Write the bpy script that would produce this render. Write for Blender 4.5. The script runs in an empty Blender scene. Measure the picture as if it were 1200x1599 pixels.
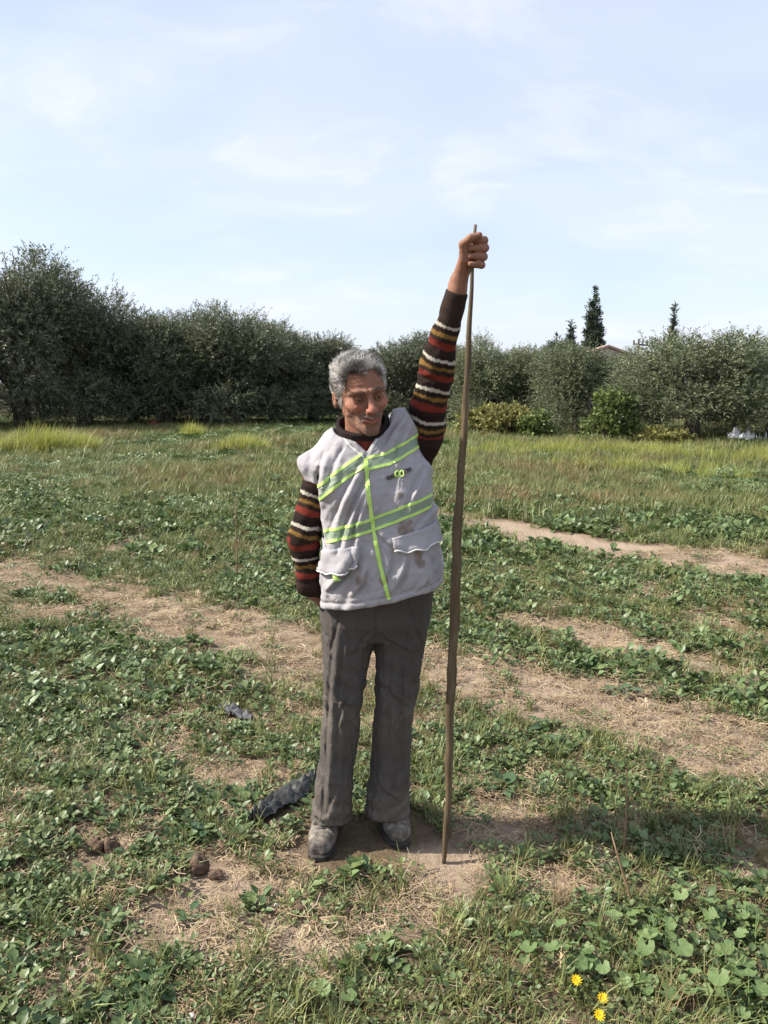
import bpy, math, random
import numpy as np
from mathutils import Vector, Matrix
from mathutils.bvhtree import BVHTree

random.seed(7)
rng = np.random.default_rng(7)
R = math.radians
scene = bpy.context.scene

# ------------------------------------------------------------------ camera
CAM_H = 1.58
FPX = 1232.0                       # focal length in photograph pixels (1200 x 1599)
PITCH = math.atan((799.5 - 598.0) / FPX)
cam_d = bpy.data.cameras.new('camera')
cam = bpy.data.objects.new('camera', cam_d)
scene.collection.objects.link(cam)
cam_d.sensor_fit = 'VERTICAL'
cam_d.sensor_height = 24.0
cam_d.lens = 24.0 * FPX / 1599.0
cam_d.clip_start = 0.05
cam_d.clip_end = 2000
cam.location = (0, 0, CAM_H)
cam.rotation_euler = (R(90) - PITCH, 0, 0)
scene.camera = cam
scene.render.resolution_x = 768
scene.render.resolution_y = 1024

# ------------------------------------------------------------------ sky and sun
SUN_EL, SUN_AZ = R(41), R(-91)     # azimuth measured from +Y towards +X (sun on the left)
world = bpy.data.worlds.new('World')
scene.world = world
world.use_nodes = True
wn, wl = world.node_tree.nodes, world.node_tree.links
wn.clear()
w_out = wn.new('ShaderNodeOutputWorld')
w_bg = wn.new('ShaderNodeBackground')
w_sky = wn.new('ShaderNodeTexSky')
w_sky.sky_type = 'NISHITA'
w_sky.sun_disc = False
w_sky.sun_elevation = SUN_EL
w_sky.sun_rotation = SUN_AZ
w_sky.air_density = 1.0
w_sky.dust_density = 1.4
w_sky.ozone_density = 2.4
w_bg.inputs['Strength'].default_value = 0.124
# thin cirrus: noise on the sky direction projected to a flat layer
w_tc = wn.new('ShaderNodeTexCoord')
w_sep = wn.new('ShaderNodeSeparateXYZ')
wl.new(w_tc.outputs['Generated'], w_sep.inputs[0])
def wmath(op, a, b=None, clamp=False):
    n = wn.new('ShaderNodeMath'); n.operation = op; n.use_clamp = clamp
    for i, v in enumerate((a, b)):
        if v is None: continue
        if isinstance(v, (int, float)): n.inputs[i].default_value = v
        else: wl.new(v, n.inputs[i])
    return n.outputs[0]
zc = wmath('ADD', wmath('MAXIMUM', w_sep.outputs['Z'], 0.0), 0.22)
w_cmb = wn.new('ShaderNodeCombineXYZ')
wl.new(wmath('DIVIDE', w_sep.outputs['X'], zc), w_cmb.inputs[0])
wl.new(wmath('DIVIDE', w_sep.outputs['Y'], zc), w_cmb.inputs[1])
w_map = wn.new('ShaderNodeMapping')
w_map.inputs['Location'].default_value = (1.3, 4.1, 0)
w_map.inputs['Rotation'].default_value = (0, 0, R(35))
w_map.inputs['Scale'].default_value = (1.0, 1.35, 1.0)
wl.new(w_cmb.outputs[0], w_map.inputs[0])
def wnoise(scale, detail, rough, dist):
    n = wn.new('ShaderNodeTexNoise')
    n.inputs['Scale'].default_value = scale
    n.inputs['Detail'].default_value = detail
    n.inputs['Roughness'].default_value = rough
    n.inputs['Distortion'].default_value = dist
    wl.new(w_map.outputs[0], n.inputs['Vector'])
    return n.outputs['Fac']
veil = wmath('MULTIPLY', wmath('SUBTRACT', wnoise(1.1, 3, .5, .3), 0.30), 2.2, True)
wisp = wmath('MULTIPLY', wmath('SUBTRACT', wnoise(2.4, 9, .60, .6), 0.50), 3.0, True)
cl = wmath('ADD', wmath('MULTIPLY', veil, 0.34), wmath('MULTIPLY', wmath('MULTIPLY', wisp, veil), 0.40), True)
cl = wmath('ADD', cl, 0.48, True)
w_mix = wn.new('ShaderNodeMix'); w_mix.data_type = 'RGBA'
wl.new(cl, w_mix.inputs['Factor'])
wl.new(w_sky.outputs[0], w_mix.inputs['A'])
w_mix.inputs['B'].default_value = (4.35, 4.58, 5.35, 1)
w_mix2 = wn.new('ShaderNodeMix'); w_mix2.data_type = 'RGBA'
wl.new(wmath('MULTIPLY', wmath('MULTIPLY', wisp, veil), 0.50), w_mix2.inputs['Factor'])
wl.new(w_mix.outputs['Result'], w_mix2.inputs['A'])
w_mix2.inputs['B'].default_value = (5.3, 5.4, 5.8, 1)
wl.new(w_mix2.outputs['Result'], w_bg.inputs['Color'])
wl.new(w_bg.outputs[0], w_out.inputs['Surface'])

sun_d = bpy.data.lights.new('sun', 'SUN')
sun_d.energy = 5.0
sun_d.angle = R(0.55)
sun_d.color = (1.0, 0.93, 0.82)
sun = bpy.data.objects.new('sun', sun_d)
scene.collection.objects.link(sun)
sdir = Vector((math.sin(SUN_AZ) * math.cos(SUN_EL), math.cos(SUN_AZ) * math.cos(SUN_EL), math.sin(SUN_EL)))
sun.rotation_euler = sdir.to_track_quat('Z', 'Y').to_euler()
sun.location = (-20, 0, 20)

vs = scene.view_settings
vs.view_transform = 'Standard'
vs.look = 'None'
vs.exposure = 0.80
vs.gamma = 1.0
vs.use_curve_mapping = False
scene.render.engine = 'CYCLES'
scene.cycles.use_denoising = True
scene.cycles.max_bounces = 6
scene.cycles.transparent_max_bounces = 8

# ------------------------------------------------------------------ helpers
COL = scene.collection

def at(px, py, Y):
    """world point at depth Y that falls on pixel (px, py) of the 1200 x 1599 photograph"""
    x, u = (px - 600) / FPX, (799.5 - py) / FPX
    c, s = math.cos(PITCH), math.sin(PITCH)
    d = (x, c + u * s, -s + u * c)
    t = Y / d[1]
    return (d[0] * t, Y, CAM_H + d[2] * t)

def gxy(px, py):
    x, u = (px - 600) / FPX, (799.5 - py) / FPX
    c, s = math.cos(PITCH), math.sin(PITCH)
    d = (x, c + u * s, -s + u * c)
    t = -CAM_H / d[2]
    return (d[0] * t, d[1] * t)

def vnoise(P, seed=0):
    """value noise in 0..1 at points P (N,3)"""
    P = np.asarray(P, dtype=np.float64)
    i = np.floor(P).astype(np.int64)
    f = P - i
    f = f * f * (3 - 2 * f)
    def h(a, b, c):
        n = (a * 374761393 + b * 668265263 + c * 2147483647 + seed * 1274126177) & 0xffffffff
        n = ((n ^ (n >> 13)) * 1274126177) & 0xffffffff
        n = (n ^ (n >> 16)) & 0xffff
        return n / 65535.0
    r = 0
    for dx in (0, 1):
        wx = f[:, 0] if dx else 1 - f[:, 0]
        for dy in (0, 1):
            wy = f[:, 1] if dy else 1 - f[:, 1]
            for dz in (0, 1):
                wz = f[:, 2] if dz else 1 - f[:, 2]
                r = r + wx * wy * wz * h(i[:, 0] + dx, i[:, 1] + dy, i[:, 2] + dz)
    return r

def fbm(P, octv=4, seed=0):
    s, a, t = 0, 1.0, 0
    P = np.asarray(P, dtype=np.float64)
    for k in range(octv):
        s = s + a * vnoise(P * (2.03 ** k) + 17.3 * k, seed + k)
        t += a
        a *= 0.5
    return s / t

def sstep(a, b, x):
    t = np.clip((x - a) / (b - a), 0, 1)
    return t * t * (3 - 2 * t)

def np_mesh(name, V, F, col=None, attrs=None, smooth=True):
    """mesh from numpy arrays; F is (M,3) or (M,4)"""
    V = np.asarray(V, dtype=np.float32); F = np.asarray(F, dtype=np.int32)
    me = bpy.data.meshes.new(name)
    k = F.shape[1]
    me.vertices.add(len(V)); me.vertices.foreach_set('co', V.ravel())
    me.loops.add(F.size); me.loops.foreach_set('vertex_index', F.ravel())
    me.polygons.add(len(F)); me.polygons.foreach_set('loop_start', np.arange(0, F.size, k, dtype=np.int32))
    me.update(calc_edges=True)
    me.validate()
    if smooth and len(me.polygons):
        me.polygons.foreach_set('use_smooth', np.ones(len(me.polygons), dtype=bool))
    if col is not None:
        c = np.ones((len(V), 4), dtype=np.float32); c[:, :3] = col
        a = me.attributes.new('Col', 'FLOAT_COLOR', 'POINT'); a.data.foreach_set('color', c.ravel())
    for n, v in (attrs or {}).items():
        a = me.attributes.new(n, 'FLOAT', 'POINT'); a.data.foreach_set('value', np.asarray(v, dtype=np.float32))
    return me

def link(name, me, mat=None, parent=None, loc=None):
    o = bpy.data.objects.new(name, me)
    COL.objects.link(o)
    if mat is not None and me is not None and len(me.materials) == 0:
        me.materials.append(mat)
    if parent is not None: o.parent = parent
    if loc is not None: o.location = loc
    return o

def empty(name, loc=(0, 0, 0), rz=0):
    o = bpy.data.objects.new(name, None)
    COL.objects.link(o)
    o.location = loc
    o.rotation_euler = (0, 0, rz)
    o.empty_display_size = 0.1
    return o

def tag(o, label=None, cat=None, group=None, kind=None):
    if label: o['label'] = label
    if cat: o['category'] = cat
    if group: o['group'] = group
    if kind: o['kind'] = kind
    return o

class MB:
    """collects vertices and faces of one mesh"""
    def __init__(s): s.v, s.f, s.c = [], [], []
    def add(s, V, F, col=None):
        b = len(s.v)
        s.v += [tuple(p) for p in V]
        s.f += [tuple(i + b for i in f) for f in F]
        s.c += [col or (1, 1, 1)] * len(V)
    def tube(s, pts, rad, n=8, col=None, cap=True):
        pts = [Vector(p) for p in pts]
        V, F = [], []
        ref = Vector((0.31, 0.87, 0.39))
        for i, p in enumerate(pts):
            t = (pts[min(i + 1, len(pts) - 1)] - pts[max(i - 1, 0)]).normalized()
            a = t.cross(ref).normalized(); b = t.cross(a)
            for k in range(n):
                w = 2 * math.pi * k / n
                V.append(p + (a * math.cos(w) + b * math.sin(w)) * rad[i])
        for i in range(len(pts) - 1):
            for k in range(n):
                F.append((i * n + k, i * n + (k + 1) % n, (i + 1) * n + (k + 1) % n, (i + 1) * n + k))
        if cap:
            F.append(tuple(range(n - 1, -1, -1))); F.append(tuple((len(pts) - 1) * n + k for k in range(n)))
        s.add(V, F, col)
    def box(s, c, h, rot=None):
        M = rot or Matrix.Identity(3)
        V = [Vector(c) + M @ Vector((x * h[0], y * h[1], z * h[2])) for x in (-1, 1) for y in (-1, 1) for z in (-1, 1)]
        s.add(V, [(0, 1, 3, 2), (4, 6, 7, 5), (0, 4, 5, 1), (2, 3, 7, 6), (0, 2, 6, 4), (1, 5, 7, 3)])
    def mesh(s, name, smooth=True):
        me = bpy.data.meshes.new(name)
        me.from_pydata(s.v, [], s.f)
        me.update()
        if smooth:
            for p in me.polygons: p.use_smooth = True
        a = me.attributes.new('Col', 'FLOAT_COLOR', 'POINT')
        c = np.ones((len(s.v), 4), dtype=np.float32)
        if len(s.c): c[:, :3] = np.array(s.c)
        a.data.foreach_set('color', c.ravel())
        return me
    def build(s, name, mat, parent=None, smooth=True, loc=None):
        return link(name, s.mesh(name, smooth), mat, parent, loc)

# ---- node material helper
class NM:
    def __init__(s, name, rough=0.8, spec=0.3):
        s.m = bpy.data.materials.new(name); s.m.use_nodes = True
        s.n, s.l = s.m.node_tree.nodes, s.m.node_tree.links
        s.b = s.n['Principled BSDF']; s.out = s.n['Material Output']
        s.b.inputs['Roughness'].default_value = rough
        s.b.inputs['Specular IOR Level'].default_value = spec
    def new(s, t): return s.n.new(t)
    def put(s, v, sock):
        if isinstance(v, (int, float)): sock.default_value = v
        elif isinstance(v, tuple): sock.default_value = v if len(v) == 4 else (*v, 1)
        else: s.l.new(v, sock)
    def noise(s, scale, detail=4, rough=.55, dist=0, coord='Object', vec=None):
        n = s.new('ShaderNodeTexNoise')
        n.inputs['Scale'].default_value = scale; n.inputs['Detail'].default_value = detail
        n.inputs['Roughness'].default_value = rough; n.inputs['Distortion'].default_value = dist
        if vec is None:
            tc = s.new('ShaderNodeTexCoord'); vec = tc.outputs[coord]
        s.l.new(vec, n.inputs['Vector'])
        return n.outputs['Fac']
    def mapped(s, scale, coord='Object', rot=(0, 0, 0)):
        tc = s.new('ShaderNodeTexCoord'); mp = s.new('ShaderNodeMapping')
        mp.inputs['Scale'].default_value = scale; mp.inputs['Rotation'].default_value = rot
        s.l.new(tc.outputs[coord], mp.inputs[0]); return mp.outputs[0]
    def attr(s, name, out='Color'):
        a = s.new('ShaderNodeAttribute'); a.attribute_name = name; return a.outputs[out]
    def math(s, op, a, b=None, clamp=False):
        n = s.new('ShaderNodeMath'); n.operation = op; n.use_clamp = clamp
        s.put(a, n.inputs[0])
        if b is not None: s.put(b, n.inputs[1])
        return n.outputs[0]
    def ramp(s, f, stops, interp='LINEAR'):
        r = s.new('ShaderNodeValToRGB'); e = r.color_ramp; e.interpolation = interp
        while len(e.elements) < len(stops): e.elements.new(0.5)
        for el, (p, c) in zip(e.elements, stops):
            el.position = p; el.color = (*c, 1) if len(c) == 3 else c
        s.l.new(f, r.inputs[0]); return r.outputs['Color']
    def mix(s, f, a, b, mode='MIX'):
        m = s.new('ShaderNodeMix'); m.data_type = 'RGBA'; m.blend_type = mode
        s.put(f, m.inputs['Factor']); s.put(a, m.inputs['A']); s.put(b, m.inputs['B'])
        return m.outputs['Result']
    def bump(s, h, strength, dist=0.01):
        b = s.new('ShaderNodeBump'); b.inputs['Strength'].default_value = strength
        b.inputs['Distance'].default_value = dist
        s.l.new(h, b.inputs['Height']); s.l.new(b.outputs[0], s.b.inputs['Normal']); return b
    def color(s, c): s.put(c, s.b.inputs['Base Color']); return s.m
    def leafy(s, c, trans=0.3, rough=.5):
        """principled plus translucent light through the leaf"""
        s.put(c, s.b.inputs['Base Color']); s.b.inputs['Roughness'].default_value = rough
        t = s.new('ShaderNodeBsdfTranslucent'); s.put(c, t.inputs['Color'])
        mx = s.new('ShaderNodeMixShader'); mx.inputs[0].default_value = trans
        s.l.new(s.b.outputs[0], mx.inputs[1]); s.l.new(t.outputs[0], mx.inputs[2])
        s.l.new(mx.outputs[0], s.out.inputs['Surface']); return s.m

def rnd_out(nm):
    o = nm.new('ShaderNodeObjectInfo'); return o.outputs['Random']

# ------------------------------------------------------------------ materials
def leaf_mat(name, dark, light, tip=None, trans=.25, rough=.45, spec=.5, vary=.5, bytree=False):
    k = NM(name, rough, spec)
    base = k.ramp(rnd_out(k), [(0, dark), (1, light)])
    a = k.attr('Col')
    c = k.mix(1.0, base, a, 'MULTIPLY')
    if bytree:
        oi = k.new('ShaderNodeObjectInfo'); c = k.mix(1.0, c, oi.outputs['Color'], 'MULTIPLY')
    n = k.noise(60, 2, coord='Object')
    c = k.mix(k.math('MULTIPLY', n, vary * .6), c, (dark[0] * .7, dark[1] * .7, dark[2] * .6))
    return k.leafy(c, trans, rough)

M = {}
M['weed'] = leaf_mat('weed_leaf', (.080, .132, .046), (.185, .252, .100), rough=.46)
M['clover'] = leaf_mat('clover_leaf', (.085, .130, .045), (.185, .235, .085), rough=.5)
M['grass'] = leaf_mat('grass_blade', (.125, .155, .048), (.295, .305, .108), rough=.48)
M['straw'] = leaf_mat('straw', (.29, .213, .133), (.54, .44, .305), rough=.75, spec=.2, trans=.1)
M['drygrass'] = leaf_mat('dry_grass', (.20, .145, .07), (.38, .30, .16), rough=.75, spec=.2, trans=.2)
M['tallgrass'] = leaf_mat('tall_grass', (.27, .30, .06), (.46, .47, .13), rough=.6, trans=.4)
M['mallow'] = leaf_mat('mallow_leaf', (.115, .180, .060), (.205, .285, .110), rough=.62, trans=.3)
M['darkleaf'] = leaf_mat('broad_leaf', (.055, .105, .042), (.10, .165, .07), rough=.38)
M['olive'] = leaf_mat('olive_leaf', (.095, .112, .066), (.120, .138, .080), rough=.45, trans=.2, spec=.45, bytree=True)
M['cypress'] = leaf_mat('cypress_leaf', (.028, .048, .028), (.038, .060, .032), rough=.7, trans=.1)
M['bush'] = leaf_mat('bush_leaf', (.115, .155, .045), (.155, .20, .06), rough=.5, trans=.3)
M['yellowbush'] = leaf_mat('yellow_bush_leaf', (.20, .20, .06), (.24, .23, .075), rough=.55, trans=.3)
M['petal'] = NM('petal', .55).leafy((.85, .62, .02), .3, .55)
M['flower_centre'] = NM('flower_centre', .8).color((.55, .30, .02))
def mk():
    k = NM('stem', .6); return k.color(k.mix(k.noise(30), (.13, .17, .06), (.22, .22, .09)))
M['stem'] = mk()
def mk():
    k = NM('dry_stem', .85); c = k.mix(k.noise(40), (.16, .085, .05), (.33, .23, .14)); return k.color(c)
M['drystem'] = mk()
def mk():
    k = NM('bark', .95, .1)
    v = k.mapped((6, 6, 1.6)); n = k.noise(3, 6, .65, .4, vec=v)
    c = k.ramp(n, [(.3, (.035, .028, .022)), (.6, (.12, .10, .08)), (.8, (.22, .19, .155))])
    k.bump(n, .8, .03); return k.color(c)
M['bark'] = mk()
def mk():
    k = NM('ground', .95, .1)
    tc = k.new('ShaderNodeTexCoord'); v = tc.outputs['Object']
    bare = k.attr('bare', 'Fac'); grn = k.attr('green', 'Fac')
    n1 = k.noise(7, 8, .65, .2, vec=v); n2 = k.noise(46, 6, .7, .3, vec=v); n3 = k.noise(170, 3, .6, vec=v)
    n4 = k.noise(1.1, 5, .6, vec=v)
    soil = k.ramp(n2, [(.25, (.105, .072, .048)), (.5, (.225, .160, .105)), (.75, (.37, .275, .185))])
    pale = k.ramp(n2, [(.2, (.22, .160, .112)), (.5, (.37, .285, .208)), (.8, (.49, .395, .30))])
    mat = k.ramp(n3, [(.3, (.022, .022, .011)), (.55, (.062, .060, .028)), (.8, (.15, .125, .065))])
    dry = k.ramp(n3, [(.3, (.06, .046, .026)), (.7, (.20, .155, .09))])
    c = k.mix(bare, soil, pale)
    litter = k.mix(k.math('MULTIPLY', k.math('SUBTRACT', n1, .35), 3, True), mat, dry)
    f = k.math('MULTIPLY', grn, k.math('ADD', k.math('MULTIPLY', n1, .8), .45), True)
    c = k.mix(f, c, litter)
    c = k.mix(k.math('MULTIPLY', k.math('SUBTRACT', n4, .45), 1.2, True), c, k.mix(.55, c, (.13, .085, .055)))
    h = k.math('ADD', k.math('MULTIPLY', n2, .7), k.math('MULTIPLY', n3, .5))
    k.bump(h, .9, .02)
    return k.color(c)
M['ground'] = mk()

def scatter(name, P, rot, scl, variants, idx=None):
    """many small plants on given points: geometry-node instances, one object"""
    P = np.asarray(P, dtype=np.float32)
    n = len(P)
    me = bpy.data.meshes.new(name)
    me.vertices.add(n); me.vertices.foreach_set('co', P.ravel())
    a = me.attributes.new('rot', 'FLOAT_VECTOR', 'POINT'); a.data.foreach_set('vector', np.asarray(rot, dtype=np.float32).ravel())
    a = me.attributes.new('scl', 'FLOAT', 'POINT'); a.data.foreach_set('value', np.asarray(scl, dtype=np.float32))
    if idx is None: idx = rng.integers(0, len(variants), n)
    a = me.attributes.new('idx', 'INT', 'POINT'); a.data.foreach_set('value', np.asarray(idx, dtype=np.int32))
    o = link(name, me)
    c = bpy.data.collections.new(name + '_sources')
    for i, (vm, mat) in enumerate(variants):
        s = bpy.data.objects.new('%s_source_%02d' % (name, i), vm)
        if len(vm.materials) == 0: vm.materials.append(mat)
        c.objects.link(s)
    ng = bpy.data.node_groups.new(name, 'GeometryNodeTree')
    ng.interface.new_socket('Geometry', in_out='INPUT', socket_type='NodeSocketGeometry')
    ng.interface.new_socket('Geometry', in_out='OUTPUT', socket_type='NodeSocketGeometry')
    gi = ng.nodes.new('NodeGroupInput'); go = ng.nodes.new('NodeGroupOutput')
    ip = ng.nodes.new('GeometryNodeInstanceOnPoints'); ci = ng.nodes.new('GeometryNodeCollectionInfo')
    ci.inputs['Collection'].default_value = c
    ci.inputs['Separate Children'].default_value = True
    ci.inputs['Reset Children'].default_value = True
    def na(nm, t):
        x = ng.nodes.new('GeometryNodeInputNamedAttribute'); x.data_type = t
        x.inputs['Name'].default_value = nm
        return [q for q in x.outputs if q.name == 'Attribute' and q.enabled][0]
    ng.links.new(gi.outputs[0], ip.inputs['Points'])
    ng.links.new(ci.outputs[0], ip.inputs['Instance'])
    ip.inputs['Pick Instance'].default_value = True
    ng.links.new(na('idx', 'INT'), ip.inputs['Instance Index'])
    ng.links.new(na('rot', 'FLOAT_VECTOR'), ip.inputs['Rotation'])
    ng.links.new(na('scl', 'FLOAT'), ip.inputs['Scale'])
    ng.links.new(ip.outputs[0], go.inputs[0])
    md = o.modifiers.new('scatter', 'NODES'); md.node_group = ng
    return o

# ------------------------------------------------------------------ the ground
def poly_dist(x, y, pts):
    d = np.full(x.shape, 1e9)
    for (ax, ay), (bx, by) in zip(pts[:-1], pts[1:]):
        ux, uy = bx - ax, by - ay
        t = np.clip(((x - ax) * ux + (y - ay) * uy) / (ux * ux + uy * uy), 0, 1)
        d = np.minimum(d, np.hypot(x - ax - t * ux, y - ay - t * uy))
    return d

PATHS = [  # worn strips across the field: (points, half width, bareness)
    ([(-6, 8.2), (-3.29, 6.59), (-2.24, 5.85), (-1.33, 5.20), (-.68, 4.75), (.26, 4.37), (.98, 3.75), (1.6, 3.15), (3.0, 2.3)], .36, .68),
    ([(-.2, 10.2), (.6, 9.5), (1.18, 8.85), (2.22, 7.60), (3.29, 6.65), (5.5, 5.0)], .44, 1.0),
    ([(.95, 5.15), (1.23, 4.86), (1.67, 4.37), (2.04, 4.02), (3.0, 3.2)], .20, .95),
    ([(-4.5, 9.2), (-3.0, 7.6), (-2.6, 7.3)], .22, .35),
    ([(-9, 16.5), (-6.3, 15.8), (-3.2, 14.4), (-1.0, 13.6)], .35, .35),
    ([(3.0, 11.5), (5, 10.2), (8, 8.5)], .3, .35),
]
SPOTS = [  # bare patches (x, y, radius, bareness)
    (.22, 2.36, .22, .9), (.52, 2.28, .20, .6), (.42, 2.62, .30, .65), (.80, 2.50, .18, .35), (.10, 2.20, .22, .55),
    (-.52, 2.17, .25, .75), (-.25, 2.05, .20, .75), (-.32, 2.28, .18, .6), (-.75, 2.22, .12, .4), (-.1, 1.92, .13, .5),
    (-.62, 3.05, .16, .6), (-.36, 2.95, .14, .5), (-1.1, 3.45, .16, .4), (-.30, 4.1, .35, .5), (-.95, 2.52, .12, .5),
    (-.85, 1.85, .10, .6), (.45, 2.02, .14, .45), (.86, 2.02, .10, .3),
]

def zones(x, y):
    """bare earth (0..1), vegetation cover (0..1) at world points"""
    P = np.stack([x, y, np.zeros_like(x)], 1)
    wob = (fbm(P * 1.9, 4, 3) - .5) * .85 + (fbm(P * 7.0, 3, 9) - .5) * .75
    bare = np.zeros_like(x)
    for pts, w, b in PATHS:
        d = poly_dist(x, y, pts) + wob * (.35 + w * .6)
        bare = np.maximum(bare, b * (1 - sstep(w * .55, w * 1.35, d)))
    for sx, sy, r, b in SPOTS:
        d = np.hypot(x - sx, (y - sy) * .9) + wob * .30
        bare = np.maximum(bare, b * (1 - sstep(r * .5, r * 1.4, d)))
    patch = sstep(.50, .72, fbm(P * 2.6 + 4.7, 4, 21)) * .60
    bare = np.maximum(bare, patch * np.where(y < 9, 1.0, .6))
    cover = 1 - sstep(.12, .75, bare)
    return bare, cover

def gh(x, y):
    """height of the ground"""
    x = np.atleast_1d(np.asarray(x, dtype=np.float64)); y = np.atleast_1d(np.asarray(y, dtype=np.float64))
    P = np.stack([x, y, np.zeros_like(x)], 1)
    h = (fbm(P * .55, 3, 31) - .5) * .10 + (fbm(P * 3.1, 3, 41) - .5) * .035
    keep = sstep(.2, .9, np.hypot((x - .0) * .8, y - 2.5))
    h = h * keep
    far = sstep(14, 40, y)
    return h + far * (fbm(P * .07, 2, 5) - .5) * .35

def g1(x, y): return float(gh(x, y)[0])

def axis(fine_a, fine_b, step, out_a, out_b, grow=1.13):
    mid = list(np.arange(fine_a, fine_b + 1e-6, step))
    s, v, up = step, mid[-1], []
    while v < out_b: s *= grow; v += s; up.append(v)
    s, v, dn = step, mid[0], []
    while v > out_a: s *= grow; v -= s; dn.append(v)
    return np.array(dn[::-1] + mid + up)

gx = axis(-2.6, 2.6, .03, -700, 700)
gy = axis(1.2, 6.5, .03, -60, 1100)
X, Y = np.meshgrid(gx, gy, indexing='ij')
xf, yf = X.ravel(), Y.ravel()
bare, cover = zones(xf, yf)
P3 = np.stack([xf, yf, np.zeros_like(xf)], 1)
near = (np.abs(xf) < 4) & (yf > 0) & (yf < 9)
zf = gh(xf, yf)
zf = zf + near * ((fbm(P3 * 22, 2, 51) - .5) * .016 + (fbm(P3 * 9, 2, 52) - .5) * .022 - bare * .012)
nx, ny = len(gx), len(gy)
ii = (np.arange(nx - 1)[:, None] * ny + np.arange(ny - 1)[None, :]).ravel()
F = np.stack([ii, ii + ny, ii + ny + 1, ii + 1], 1)
green = np.clip(cover * (.75 + .25 * sstep(6, 12, yf)), 0, 1)
ground = link('ground', np_mesh('ground', np.stack([xf, yf, zf], 1), F, attrs={'bare': np.clip(bare, 0, 1), 'green': green}), M['ground'])
tag(ground, kind='structure')

# ---- plant pieces
def leaf_geo(L, W, fold=.25, droop=.3, n=4, tipw=.0, round_=False):
    """one leaf from the origin along +X; returns V, F"""
    V, F = [], []
    for i in range(n + 1):
        t = i / n
        w = (math.sin(math.pi * (t ** .75 * .96 + .02)) if not round_ else math.sqrt(max(0, 1 - (2 * t - 1) ** 2)) * .97 + .03) * W * .5
        z = -droop * L * t * t
        V += [(L * t, -w, z + fold * w), (L * t, 0, z), (L * t, w, z + fold * w)]
    for i in range(n):
        a = i * 3
        F += [(a, a + 3, a + 4, a + 1), (a + 1, a + 4, a + 5, a + 2)]
    return V, F

def xform(V, M4): return [tuple(M4 @ Vector(p)) for p in V]

def rosette(rnd, n, L, W, rad, height, up=(.1, .9), round_=False, shade=(.75, 1.15), droop=.3):
    mb = MB()
    for i in range(n):
        az = rnd.uniform(0, 2 * math.pi); el = rnd.uniform(*up)
        r = rad * math.sqrt(rnd.random())
        s = rnd.uniform(.65, 1.2)
        base = Vector((math.cos(az) * r, math.sin(az) * r, height * rnd.uniform(.3, 1.0) * (1 - .5 * r / max(rad, 1e-6))))
        V, F = leaf_geo(L * s, W * s, rnd.uniform(.1, .45), rnd.uniform(0, droop), 3, round_=round_)
        m = Matrix.Translation(base) @ Matrix.Rotation(az + rnd.uniform(-.8, .8), 4, 'Z') @ Matrix.Rotation(-el + rnd.uniform(-.3, .3), 4, 'Y') @ Matrix.Rotation(rnd.uniform(-.5, .5), 4, 'X')
        g = rnd.uniform(*shade)
        mb.add(xform(V, m), F, (g * rnd.uniform(.9, 1.12), g, g * rnd.uniform(.8, 1.1)))
    return mb

def blades(rnd, n, L, W, rad, lean=(.2, .9), shade=(.7, 1.2), seg=3):
    mb = MB()
    for i in range(n):
        az = rnd.uniform(0, 2 * math.pi); l = L * rnd.uniform(.5, 1.15)
        le = rnd.uniform(*lean)
        r = rad * math.sqrt(rnd.random()); a2 = rnd.uniform(0, 6.28)
        b = Vector((math.cos(a2) * r, math.sin(a2) * r, -.004))
        d = Vector((math.cos(az), math.sin(az), 0)); sd = Vector((-d.y, d.x, 0))
        V, F = [], []
        for k in range(seg + 1):
            t = k / seg
            p = b + d * (l * le * t * t) + Vector((0, 0, l * t * (1 - .35 * le * t)))
            w = W * .5 * (1 - t ** 1.6) + .0003
            V += [tuple(p - sd * w), tuple(p + sd * w)]
        for k in range(seg): F.append((2 * k, 2 * k + 1, 2 * k + 3, 2 * k + 2))
        g = rnd.uniform(*shade)
        mb.add(V, F, (g, g, g))
    return mb

def straws(rnd, n, L, W, rad, zr=.012):
    mb = MB()
    for i in range(n):
        az = rnd.uniform(0, 6.28); l = L * rnd.uniform(.3, 1.1)
        r = rad * math.sqrt(rnd.random()); a2 = rnd.uniform(0, 6.28)
        c = Vector((math.cos(a2) * r, math.sin(a2) * r, rnd.uniform(.001, zr)))
        d = Vector((math.cos(az), math.sin(az), rnd.uniform(-.18, .25))); sd = Vector((-math.sin(az), math.cos(az), rnd.uniform(-.4, .4)))
        bend = Vector((-d.y, d.x, 0)) * rnd.uniform(-.25, .25) * l
        V, F = [], []
        for k in range(3):
            t = k / 2 - .5
            p = c + d * l * t + bend * (t * t * 2)
            w = W * .5
            V += [tuple(p - sd * w), tuple(p + sd * w)]
        F = [(0, 1, 3, 2), (2, 3, 5, 4)]
        g = rnd.uniform(.6, 1.2)
        mb.add(V, F, (g, g * rnd.uniform(.92, 1.03), g * rnd.uniform(.8, 1.1)))
    return mb

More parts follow.
